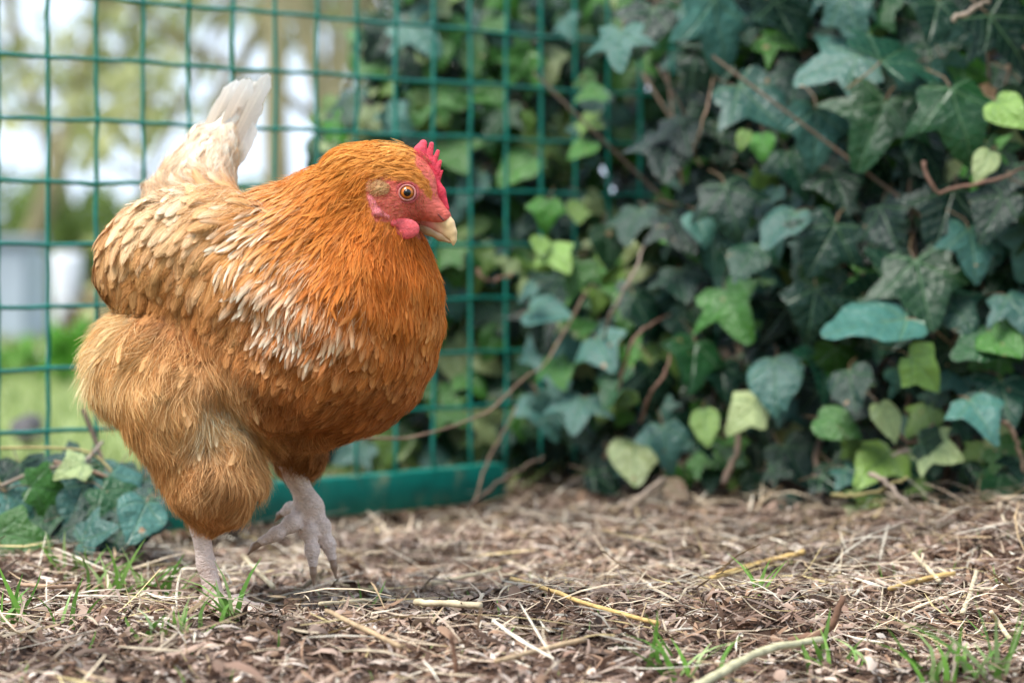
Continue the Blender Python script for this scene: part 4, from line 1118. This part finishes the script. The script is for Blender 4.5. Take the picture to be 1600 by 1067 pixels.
if mass: keep(obj('leaf_mass', leaf_mass(mass, 'ivy_leaf_mass'), M_leaf, kind='stuff'), ivy2)
for q in range(14):
    mb = MB(); b = np.array([rng.uniform(-.18, .12), rng.uniform(1.35, 1.6), 0.])
    P = smooth_path([b, b + (rng.normal(0, .05), 0, .2), b + (rng.normal(0, .09), rng.normal(0, .04), .42), b + (rng.normal(0, .12), rng.normal(0, .04), .68)], 14)
    mb.tube(P, np.linspace(.005, .002, 14), 6, DK); keep(obj('stem', mb.mesh('ivy_stem'), M_stem), ivy2)

# low ivy at the foot of the fence on the left
ivy3 = thing('ivy', 'low ivy patch with dry stems at the foot of the fence, lower left', 'ivy', (-.44, .45, 0))
for q in range(62):
    px = rng.uniform(-40, 245); py = rng.uniform(728, 845)
    if px > 190 and py < 740: continue
    Y = .40 + rng.uniform(-.06, .07) - (py - 700) * .0006; p = W(px, py, Y)
    if fence_side(p[0], p[1]) > -.02: p[1] -= .06
    if p[2] < .012: p[2] = .012 + rng.uniform(0, .02)
    a = rng.normal(0, .9); ci = int(rng.choice(8, p=[.26, .20, .10, .04, .02, .20, .0, .18]))
    place_leaf(ivy3, p, np.array([rng.normal(0, .4), -1, rng.uniform(.3, 1.4)]), np.array([math.sin(a), -.3, -math.cos(a)]), rng.uniform(.030, .056), int(rng.integers(0, 4)), int(rng.integers(0, 3)), ci)
for pts, r, c in [([(84, 722, .34), (140, 735, .34), (200, 760, .34), (250, 780, .34)], .0028, BR), ([(0, 760, .32), (60, 735, .33), (130, 720, .35), (160, 690, .40)], .0022, GR),
                  ([(0, 700, .36), (90, 700, .37), (150, 712, .37), (200, 770, .36), (232, 815, .35)], .0016, lin((182, 166, 110))), ([(130, 640, .44), (150, 690, .42), (160, 720, .40)], .0030, DK),
                  ([(-10, 740, .33), (20, 790, .33), (34, 830, .33)], .0015, lin((170, 150, 104)))]:
    mb = MB(); P = smooth_path([W(*p) for p in pts], 16); mb.tube(P, np.linspace(r, r * .7, 16), 6, c); keep(obj('stem', mb.mesh('ivy_stem'), M_stem), ivy3)

# ------------------------------------------------------------------ litter, straw and grass on the ground
def shreds(n, xr, yr, Lr, wr, cols, p, tiltk=.35, curl=.5, lift=.006, bias=1.0, flt=None, sink=.0):
    x = rng.uniform(*xr, n); y = yr[0] + (yr[1] - yr[0]) * rng.random(n) ** bias
    if flt is not None: m = flt(x, y); x, y = x[m], y[m]; n = len(x)
    L_ = rng.uniform(*Lr, n) * rng.uniform(.5, 1, n); wd = rng.uniform(*wr, n) * .5
    a = rng.uniform(0, 6.28, n); el = np.abs(rng.normal(0, tiltk, n))
    t = np.stack([np.cos(a) * np.cos(el), np.sin(a) * np.cos(el), np.sin(el)], -1)
    up = nrm(np.stack([rng.normal(0, .4, n), rng.normal(0, .4, n), np.ones(n)], -1)); b = nrm(np.cross(t, up)); nn = np.cross(b, t)
    c0 = np.stack([x, y, gh(x, y) + rng.uniform(-.002, 1, n) * lift - sink], -1)
    k = rng.normal(0, curl, n)[:, None] * L_[:, None]; k2 = rng.normal(0, curl * .5, n)[:, None] * L_[:, None]
    S = 4; V = np.empty((n, S, 3, 3))
    for s in range(S):
        u = s / (S - 1) - .5
        c = c0 + t * (L_ * u)[:, None] + nn * k * (.25 - u * u) + b * k2 * (.25 - u * u)
        ww = wd * (rng.uniform(.55, 1.1, n) if s in (1, 2) else rng.uniform(.1, .6, n))
        V[:, s, 0] = c - b * ww[:, None]; V[:, s, 1] = c + nn * (ww * .45)[:, None]; V[:, s, 2] = c + b * ww[:, None]
    ci = rng.choice(len(cols), n, p=p); col = np.array(cols)[ci] * rng.uniform(.65, 1.25, (n, 1))
    damp = np.sin(x * 11 + 2 * np.sin(y * 7)) * np.sin(y * 13 + 1.5 * np.sin(x * 9)) + .5 * np.sin(x * 31 + y * 23)
    col = col * (1 - .5 * np.clip(damp, 0, 1))[:, None]
    Cc = np.repeat(col[:, None], S * 3, 1)
    o = (np.arange(n)[:, None, None] * S * 3 + np.arange(S - 1)[None, :, None] * 3 + np.arange(2)[None, None])
    Q = np.stack([o, o + 1, o + 4, o + 3], -1).reshape(-1, 4)
    return V.reshape(-1, 3), Q, np.clip(Cc, 0, 1).reshape(-1, 3)
front = lambda x, y: fence_side(x, y) < .10
mcol = [lin((160, 136, 120)), lin((128, 103, 88)), lin((88, 67, 54)), lin((194, 174, 158)), lin((150, 120, 97)), lin((56, 42, 34)), lin((218, 202, 186))]
Vm, Qm, Cm = shreds(60000, (-.62, .85), (-.52, 1.25), (.006, .032), (.0010, .0064), mcol, [.22, .20, .18, .13, .14, .09, .04], tiltk=.36, lift=.010, flt=front)
V2, Q2, C2 = shreds(1300, (-.62, .85), (-.52, 1.2), (.016, .045), (.005, .013), mcol, [.24, .22, .16, .12, .16, .08, .02], tiltk=.4, curl=.5, lift=.014, flt=front)
Qm = np.concatenate([Qm, Q2 + len(Vm)]); Vm = np.concatenate([Vm, V2]); Cm = np.concatenate([Cm, C2])
obj('bark_litter', mk_mesh('bark_litter', Vm, Qm, Cm), M_lit, kind='stuff', label='shredded brown bark and leaf litter covering the ground', category='litter')
scol = [lin((214, 194, 164)), lin((190, 168, 142)), lin((226, 214, 192)), lin((178, 152, 116)), lin((160, 138, 122)), lin((206, 184, 130))]
Vs, Qs, Cs = shreds(5200, (-.62, .85), (-.50, 1.2), (.02, .11), (.0009, .0030), scol, [.25, .2, .2, .12, .15, .08], tiltk=.20, curl=.20, lift=.022, flt=front)
strawy = lambda x, y: front(x, y) & (np.sin(x * 9 + 1.7 * np.sin(y * 8)) * np.sin(y * 10 + 2) + .35 * (x > -.1) + .3 * (y > .1) + rng.normal(0, .35, x.shape) > .12)
V2, Q2, C2 = shreds(3800, (-.62, .85), (-.30, 1.15), (.02, .13), (.0008, .0026), scol, [.25, .2, .2, .12, .15, .08], tiltk=.22, curl=.3, lift=.026, flt=strawy)
Qs = np.concatenate([Qs, Q2 + len(Vs)]); Vs = np.concatenate([Vs, V2]); Cs = np.concatenate([Cs, C2])
obj('straw_litter', mk_mesh('straw_litter', Vs, Qs, Cs), M_straw, kind='stuff', label='loose pale straw scattered over the brown litter', category='straw')
Vs, Qs, Cs = shreds(9000, (-.62, .85), (-.50, .5), (.008, .04), (.0005, .0012), [lin((170, 142, 120)), lin((110, 84, 68)), lin((206, 184, 156))], [.4, .35, .25], tiltk=.45, curl=.5, lift=.012, flt=front)
obj('root_fibres', mk_mesh('root_fibres', Vs, Qs, Cs), M_lit, kind='stuff', label='fine dry root fibres tangled in the foreground litter', category='litter')

def rod(name, pts, r, col, m=M_straw, r2=None, n=14, sides=7, **kw):
    mb = MB(); P = smooth_path(pts, n); P = P + rng.normal(0, r * .10, P.shape); mb.tube(P, np.linspace(r, r if r2 is None else r2, n) * rng.uniform(.85, 1.1, n), sides, col)
    return obj(name, mb.mesh(name), m, None, **kw)
def gp(px, py, h=.006):
    p = G(px, py, h)
    for _ in range(3): p = G(px, py, float(gh(p[0], p[1])) + h)
    return p
def gup(px, py, py2, px2, h=.0):             # base on the ground at (px,py); upper end at the same depth
    a = gp(px, py, h); b = W(px2, py2, a[1]); return a, b
YS = lin((206, 172, 108)); PS = lin((212, 194, 158)); TS = lin((186, 158, 122)); TW = lin((116, 84, 64))
ST = [
 ('straw', [(796, 903), (850, 918), (920, 944), (1028, 974)], .0019, YS, 'long golden straw lying diagonally across the litter right of the hen'),
 ('straw', [(648, 941), (700, 943), (752, 947)], .0028, PS, 'short thick pale straw lying level below the raised foot'),
 ('straw', [(675, 911), (730, 900), (783, 887)], .0020, PS, 'pale straw pointing up right, just above the thick level straw'),
 ('straw', [(775, 1033), (840, 1016), (914, 998)], .0018, TS, 'tan straw near the bottom edge below the long golden straw'),
 ('straw', [(510, 954), (560, 978), (628, 1010)], .0020, TS, 'greyish straw sloping down right in front of the raised foot'),
 ('straw', [(1112, 902), (1180, 882), (1257, 862)], .0026, YS, 'thick yellow straw lying in the middle distance before the ivy'),
 ('straw', [(1428, 866), (1448, 886), (1467, 907)], .0022, PS, 'short bright straw sloping down right, below the ivy on the right'),
 ('straw', [(1526, 893), (1516, 925), (1504, 958)], .0020, PS, 'pale straw pointing towards the camera near the right edge'),
 ('straw', [(1549, 955), (1562, 975), (1577, 997)], .0019, PS, 'rightmost short pale straw, low in the lower right corner'),
 ('straw', [(1390, 920), (1440, 905), (1492, 895)], .0022, YS, 'yellowish straw lying beside the short bright straw on the right'),
 ('straw', [(500, 943), (540, 940), (580, 937)], .0016, PS, 'slim whitish straw lying between the two feet of the hen and the thick straw'),
 ('straw', [(380, 868), (400, 890), (428, 918)], .0022, PS, 'pale straw behind the standing leg, under the raised toes'),
 ('straw', [(30, 912), (70, 916), (120, 916)], .0020, lin((196, 160, 130)), 'pinkish flat straw lying on the litter at far left'),
]
for nm, pts, r, c, lab in ST:
    rod(nm, [gp(px, py, .017) for px, py in pts], r, c, label=lab, category='straw', group='single straws on the litter')
a, b = gup(1232, 1003, 930, 1318, -.004); m_ = a * .45 + b * .55 + np.array([.006, 0, -.010])
rod('twig', [a, m_, b], .0036, TW, M_stem, .0026, label='curved brown twig standing up from the litter, lower right', category='twig')
a, b = gup(713, 1062, 990, 704, 0)
rod('twig', [a, (a + b) / 2 + (.001, 0, 0), b], .0018, TW, M_stem, .0014, label='short dark upright twig at the bottom edge, below the middle', category='twig')
a = gp(1075, 1080, .016); b = gp(1284, 999, .018)
rod('plant_stem', [a, (a + b) / 2 + np.array([0, 0, .008]), b], .0036, lin((196, 188, 148)), M_straw, .0026, label='thick pale greenish stem lying along the bottom right foreground', category='stem')
for (x0, y0), (x1_, y1_), r, lab in (((882, 764), (964, 727), .0042, 'grey brown stick poking out left from under the ivy'), ((981, 797), (1040, 748), .0046, 'grey brown stick leaning out from under the ivy, nearer the middle')):
    Y = G(x0, y0 + 14)[1] - .05
    rod('stick', [W(x0, y0, Y), W((x0 + x1_) / 2, (y0 + y1_) / 2 - 2, Y + .04), W(x1_, y1_, Y + .10)], r, GR, M_stem, r * .9, label=lab, category='stick')
a, b = gup(105, 864, 822, 148, 0)
rod('straw', [a, (a + b) / 2, b], .0018, YS, label='tan straw sticking up slanted from the litter at left', category='straw', group='single straws on the litter')
rod('twig', [gp(398, 940, .008), gp(440, 934, .012), gp(478, 915, .016), gp(505, 890, .022)], .0020, lin((104, 84, 56)), M_stem, label='thin dark twig curving from the standing foot to the raised toes', category='twig')

def blade_set(pts, hr, wr, cols, lean=.5):
    V, Q, Cc = [], [], []; n = 0
    for p in pts:
        h = rng.uniform(*hr); w_ = rng.uniform(*wr) * .5; a = rng.uniform(0, 6.28); d = np.array([math.cos(a), .5 * math.sin(a), 0])
        b = nrm(np.array([1, rng.normal(0, .6), 0.])); tl = rng.normal(0, .38)
        c = cols[rng.integers(0, len(cols))] * rng.uniform(.8, 1.2); ln = rng.uniform(.1, 1) * lean
        for s in range(5):
            u = s / 4; q = p + hu * h * (u - .35 * ln * u * u) + d * h * ln * u * u + np.array([tl * h * u, 0, 0]); ww = w_ * (1 - u ** 2.2) + .0001
            V += [q - b * ww, q + b * ww]; Cc += [c * (.75 + .35 * u)] * 2
            if s: k = n + 2 * s; Q.append((k - 2, k - 1, k + 1, k))
        n += 10
    return mk_mesh('grass_blades', V, np.array(Q), np.clip(Cc, 0, 1))
gcol = [lin((122, 172, 72)), lin((146, 190, 96)), lin((104, 150, 62)), lin((168, 196, 124))]
tufts = [ # px, py, spread m, n, height range, label
 (205, 938, .016, 26, (.012, .034), 'bright green grass tuft just left of the standing leg'),
 (130, 905, .014, 12, (.012, .028), 'small sparse grass tuft farther back at left'),
 (365, 985, .006, 9, (.012, .038), 'short grass tuft right in front of the standing foot'),
 (270, 1000, .012, 16, (.008, .022), 'loose low grass sprouts below the standing leg'),
 (110, 985, .006, 4, (.020, .034), 'lone leaning grass blades in the left foreground'),
 (10, 970, .012, 12, (.014, .032), 'grass blades at the left edge of the picture'),
 (1065, 1070, .015, 14, (.014, .036), 'blurred grass tuft at the bottom edge beside the thick pale stem'),
 (1520, 1070, .018, 22, (.014, .042), 'blurred grass tuft in the lower right corner'),
 (1185, 950, .006, 5, (.022, .036), 'green grass blades rising from the clump of litter at right'),
 (1290, 1060, .016, 8, (.012, .028), 'few grass blades at the bottom edge under the curved twig'),
 (585, 960, .008, 4, (.010, .020), 'two or three green blades beside the greyish straw'),
]
for px, py, sp, n, hr, lab in tufts:
    g = gp(px, py, 0); xy = np.stack([g[0] + rng.normal(0, sp, n), g[1] + rng.normal(0, sp * .8, n)], -1)
    P = [np.array([x, y, float(gh(x, y)) - .002]) for x, y in xy]
    obj('grass_tuft', blade_set(P, (hr[0] * 1.5 + .008, hr[1] * 1.5 + .008), (.0024, .0054), gcol, 1.0), M_grass, label=lab, category='grass tuft', group='grass tufts in the litter')
xs = rng.uniform(-.55, .6, 260); ys = rng.uniform(-.42, .3, 260)
obj('grass_sprouts', blade_set([np.array([x, y, float(gh(x, y)) - .002]) for x, y in zip(xs, ys)], (.006, .02), (.001, .0024), gcol), M_grass, kind='stuff', label='tiny scattered green sprouts in the litter', category='grass')

def stone(name, p, r, col, seed, **kw):
    q = np.random.default_rng(seed); n = 12
    th = np.linspace(0, math.pi, n); ph = np.linspace(0, 6.2832, 18, endpoint=False); T_, P_ = np.meshgrid(th, ph, indexing='ij')
    D = np.stack([np.sin(T_) * np.cos(P_), np.sin(T_) * np.sin(P_), np.cos(T_)], -1).reshape(-1, 3)
    k = 1 + .16 * np.sin(D @ q.normal(0, 2.4, 3) + 1) + .10 * np.sin(D @ q.normal(0, 4.5, 3))
    V = D * k[:, None] * np.array(r) + p
    i, j = np.meshgrid(np.arange(n - 1), np.arange(18), indexing='ij')
    Q = np.stack([i * 18 + j, i * 18 + (j + 1) % 18, (i + 1) * 18 + (j + 1) % 18, (i + 1) * 18 + j], -1).reshape(-1, 4)
    return obj(name, mk_mesh(name, V, Q, np.tile(col, (len(V), 1))), M_stone, **kw)
M_stone = mat('stone', rough=.85, noise=(50, .6, 1.25), bump=(120, .6, .003))
# ------------------------------------------------------------------ behind the fence: lawn, garden, trees
n = 26000
y = .55 + 9.5 * rng.random(n) ** 2.0; x = (rng.uniform(-.26, .16, n)) * (y + CAMD) - .05
m_ = fence_side(x, y) > .03; x, y = x[m_], y[m_]; n = len(x)
h = rng.uniform(.015, .045, n) * np.clip(.8 + y * .12, 1, 1.8); a = rng.uniform(0, 6.28, n); wv = .0016 + .0006 * y
zb = np.where(y < 1.7, np.maximum(gh(x, y), -.03) - .004, -.032)
b = np.stack([np.cos(a), np.sin(a), 0 * a], -1) * wv[:, None]; p = np.stack([x, y, zb], -1); top = p + np.stack([rng.normal(0, .4, n) * h, rng.normal(0, .4, n) * h, h], -1)
V = np.stack([p - b, p + b, top], 1).reshape(-1, 3); T = np.arange(3 * n).reshape(-1, 3)
lc = np.array([lin((138, 156, 88)), lin((158, 172, 106)), lin((116, 136, 74)), lin((178, 182, 126))])[rng.integers(0, 4, n)]
obj('lawn_grass', mk_mesh('lawn_grass', V, T, np.repeat(lc, 3, 0)), M_grass, kind='stuff', label='mown green lawn grass beyond the fence', category='grass')

def tree(label, base, H, r0, seed, lean=(0, 0), leafn=900, leafc=((150, 156, 98), (178, 178, 128)), spread=.34, barkc=(134, 124, 94), ls=.05):
    q = np.random.default_rng(seed); t = thing('tree', label, 'tree', base, 'trees beyond the fence')
    mb = MB(); tips = []
    def grow(p, d, L_, r, lev):
        n = 7; P = [p]
        for _ in range(n - 1):
            d = unit(d + q.normal(0, .10 + .03 * lev, 3) + np.array([0, 0, .03])); P.append(P[-1] + d * L_ / (n - 1))
        mb.tube(np.array(P), np.linspace(r, r * .55, n), 6 if lev < 2 else 4, lin(barkc) * q.uniform(.8, 1.2))
        if lev >= 2: tips.extend(P[2:])
        if lev < 4:
            for k in range(5 if lev == 0 else 3):
                s = q.integers(2, n) if lev else q.integers(2, n); dd = unit(d * .5 + q.normal(0, 1, 3) * .75 + np.array([0, 0, .25]))
                grow(P[s], dd, L_ * q.uniform(.5, .72), r * (.55 if lev else .45), lev + 1)
    grow(np.zeros(3), unit(np.array([lean[0], lean[1], 1.])), H * .62, r0, 0)
    me = mb.mesh('trunk'); o = obj('trunk', me, M_bark, t)
    tips = np.array(tips); k = q.integers(0, len(tips), leafn); c = tips[k] + q.normal(0, .07 * H / 4, (leafn, 3))
    u = nrm(q.normal(0, 1, (leafn, 3))); v = nrm(np.cross(u, q.normal(0, 1, (leafn, 3)))); s = ls * q.uniform(.6, 1.3, (leafn, 1))
    V = np.stack([c - u * s * .5, c + v * s * .4, c + u * s * .6, c - v * s * .4], 1).reshape(-1, 3)
    cc = np.array([lin(z) for z in leafc])[q.integers(0, len(leafc), leafn)] * q.uniform(.8, 1.2, (leafn, 1))
    obj('crown', mk_mesh('crown', V, np.arange(4 * leafn).reshape(-1, 4), np.repeat(cc, 4, 0), smooth=False), M_tleaf, t)
    return t
def gx_(px, d): return (px - 800) / FPX * d
for lab, px, d, H, r0, sd_, lean, ln in (
    ('olive barked tree trunk rising straight behind the tail of the hen', 432, 8.0, 3.6, .048, 11, (.01, 0), 1500),
    ('slender leaning tree at the left edge beyond the fence', 20, 11., 3.6, .055, 12, (.22, 0), 700),
    ('thin forked tree seen through the mesh left of the tail', 262, 13., 4.2, .05, 13, (.10, 0), 900),
    ('leafy olive tree behind the ivy above the hen head', 560, 10., 3.8, .05, 14, (-.08, 0), 2600),
    ('far bare branched tree between the left edge and the tail', 140, 18., 5.2, .07, 15, (-.1, 0), 1000),
    ('far pale green tree right of the straight trunk', 500, 17., 5.4, .08, 16, (.05, 0), 3000)):
    tree(lab, (gx_(px, d), d - CAMD, -.03), H, r0, sd_, lean, ln, ls=.03 + .004 * d)
for lab, px, d, H, sd_ in (('tree outside the left edge, nearest the lawn path', -420, 12., 4.0, 41), ('tree outside the left edge behind the box', -900, 14., 4.6, 42), ('tall far tree outside the left edge', -1500, 17., 5.5, 43)):
    tree(lab, (gx_(px, d), d - CAMD, -.03), H, .06, sd_, (.05, 0), 1400, ls=.03 + .004 * d)
def bush(name, label, cat, c, rad, n, cols, ls, seed, group=None):
    q = np.random.default_rng(seed); D = nrm(q.normal(0, 1, (n, 3))); D[:, 2] = np.abs(D[:, 2]); R_ = q.uniform(.75, 1.08, (n, 1)) * (1 + .2 * np.sin(D[:, :1] * 7 + seed))
    P = D * R_ * np.array(rad) + np.array([0, 0, .0]); u = nrm(q.normal(0, 1, (n, 3))); v = nrm(np.cross(u, q.normal(0, 1, (n, 3)))); s = ls * q.uniform(.6, 1.3, (n, 1))
    V = np.stack([P - u * s, P + v * s * .6, P + u * s, P - v * s * .6], 1).reshape(-1, 3)
    cc = np.array([lin(z) for z in cols])[q.integers(0, len(cols), n)] * q.uniform(.75, 1.2, (n, 1))
    t = thing(name, label, cat, c, group)
    obj('foliage', mk_mesh('foliage', V, np.arange(4 * n).reshape(-1, 4), np.repeat(cc, 4, 0), smooth=False), M_tleaf, t)
    mb = MB()
    for k in range(6):
        e = nrm(q.normal(0, 1, 3)); e[2] = abs(e[2]); mb.tube(np.array([(0, 0, 0), e * np.array(rad) * .4, e * np.array(rad) * .85]), [.012, .009, .004], 5, lin((90, 76, 58)))
    obj('stems', mb.mesh('stems'), M_bark, t)
for k, (px, d, wd_, hh, lab) in enumerate(((60, 15, .55, .62, 'clipped dark green hedge bush beyond the lawn at far left'), (165, 15.5, .5, .58, 'green hedge bush beyond the lawn, left of the hen tail'),
        (300, 15, .6, .55, 'hedge bush mostly hidden behind the hen back'), (480, 14, .7, .6, 'hedge bush seen right of the straight trunk'), (-70, 16, .7, .7, 'hedge bush cut off by the left edge'), (-330, 16, .8, .75, 'hedge bush just outside the left edge'), (-640, 16, .9, .8, 'hedge bush farther outside the left edge'), (-980, 16, .9, .8, 'hedge bush farthest out on the left'))):
    bush('hedge_bush', lab, 'bush', (gx_(px, d), d - CAMD, -.03), (wd_, .4, hh), 3200, ((116, 138, 66), (136, 154, 80), (94, 116, 58)), .035, 20 + k, 'hedge bushes beyond the lawn')
bush('garden_plant', 'bright green leafy garden plant on the lawn left of the hen', 'plant', (gx_(118, 6.6), 6.6 - CAMD, -.03), (.07, .07, .13), 700, ((96, 160, 52), (120, 176, 70), (84, 140, 50)), .02, 31)
bush('garden_plant', 'small green plant beside the grey box at the left edge', 'plant', (gx_(35, 6.9), 6.9 - CAMD, -.03), (.06, .06, .08), 500, ((110, 158, 64), (130, 176, 84)), .02, 32)
bush('garden_plant', 'low ruddy plant bed between the hedge and the lawn', 'plant', (gx_(150, 9.0), 9.0 - CAMD, -.03), (.12, .10, .20), 800, ((140, 110, 86), (110, 120, 60), (150, 96, 80)), .025, 33)
def bevel_box(name, c, s, m, bev=.02, **kw):
    import bmesh
    bm = bmesh.new(); bmesh.ops.create_cube(bm, size=1); bmesh.ops.scale(bm, vec=s, verts=bm.verts); bmesh.ops.translate(bm, vec=c, verts=bm.verts)
    bmesh.ops.bevel(bm, geom=bm.edges[:], offset=bev, segments=2, affect='EDGES')
    me = bpy.data.meshes.new(name); bm.to_mesh(me); bm.free(); return obj(name, me, m, **kw)
M_box = mat('grey_box', col=lin((168, 176, 190)), attr=False, rough=.6, noise=(6, .9, 1.08))
M_white = mat('white_pot', col=lin((225, 228, 232)), attr=False, rough=.5, noise=(10, .92, 1.05))
bxo = thing('garden_box', 'pale blue grey garden box standing on the lawn at the left edge', 'box', (gx_(-60, 9.8), 9.8 - CAMD, -.03))
for nm, cc_, ss_ in (('box_body', (0, 0, .17), (.56, .4, .34)), ('box_lid', (0, 0, .362), (.60, .44, .04))):
    bevel_box(nm, cc_, ss_, M_box).parent = bxo
path = obj('garden_path', mk_mesh('garden_path', [(-6, 5.3, -.024), (1.5, 5.3, -.024), (1.5, 6.6, -.024), (-6, 6.6, -.024)], [[0, 1, 2, 3]]),
           mat('path_gravel', col=lin((186, 172, 168)), attr=False, rough=.95, noise=(14, .8, 1.1), bump=(60, .5, .01)), kind='structure')
pot = thing('garden_pot', 'small white round pot seen blurred through the mesh left of the hen', 'pot', (gx_(104, 9.0), 9.0 - CAMD, -.03))
mb = MB(); prof = [(.030, 0), (.040, .10), (.050, .22), (.052, .30), (.046, .32), (.040, .28)]
aa = np.linspace(0, 6.2832, 20, endpoint=False); V = np.concatenate([np.stack([r * np.cos(aa), r * np.sin(aa), 0 * aa + z], -1) for r, z in prof])
i, j = np.meshgrid(np.arange(5), np.arange(20), indexing='ij'); mb.add(V, np.stack([i * 20 + j, i * 20 + (j + 1) % 20, (i + 1) * 20 + (j + 1) % 20, (i + 1) * 20 + j], -1).reshape(-1, 4))
obj('pot_body', mb.mesh('pot_body'), M_white, pot)
p = W(45, 640, 2.2); p[2] = 0.0
stone('stone', p, (.026, .024, .030), lin((92, 88, 90)), 9, label='dark rounded stone on the lawn behind the left mesh', category='stone')

# unseen hedge added behind the camera to keep low sky light off the scene
q = np.random.default_rng(77); n = 14000
P = np.stack([q.uniform(-9, 9, n), q.uniform(-7.4, -6.2, n), q.uniform(0, 1, n) ** .9 * (2.4 + .3 * np.sin(q.uniform(0, 6.28, n)))], -1)
P[:, 1] -= .04 * P[:, 0] ** 2 * -1
u = nrm(q.normal(0, 1, (n, 3))); v = nrm(np.cross(u, q.normal(0, 1, (n, 3)))); s_ = .11 * q.uniform(.6, 1.3, (n, 1))
V = np.stack([P - u * s_, P + v * s_ * .6, P + u * s_, P - v * s_ * .6], 1).reshape(-1, 3)
cc = np.array([lin((64, 86, 44)), lin((80, 102, 54)), lin((52, 72, 38))])[q.integers(0, 3, n)]
obj('hedge', mk_mesh('hedge', V, np.arange(4 * n).reshape(-1, 4), np.repeat(cc, 4, 0), smooth=False), M_tleaf, kind='stuff', label='unseen hedge added behind the viewer to block low sky light', category='hedge')
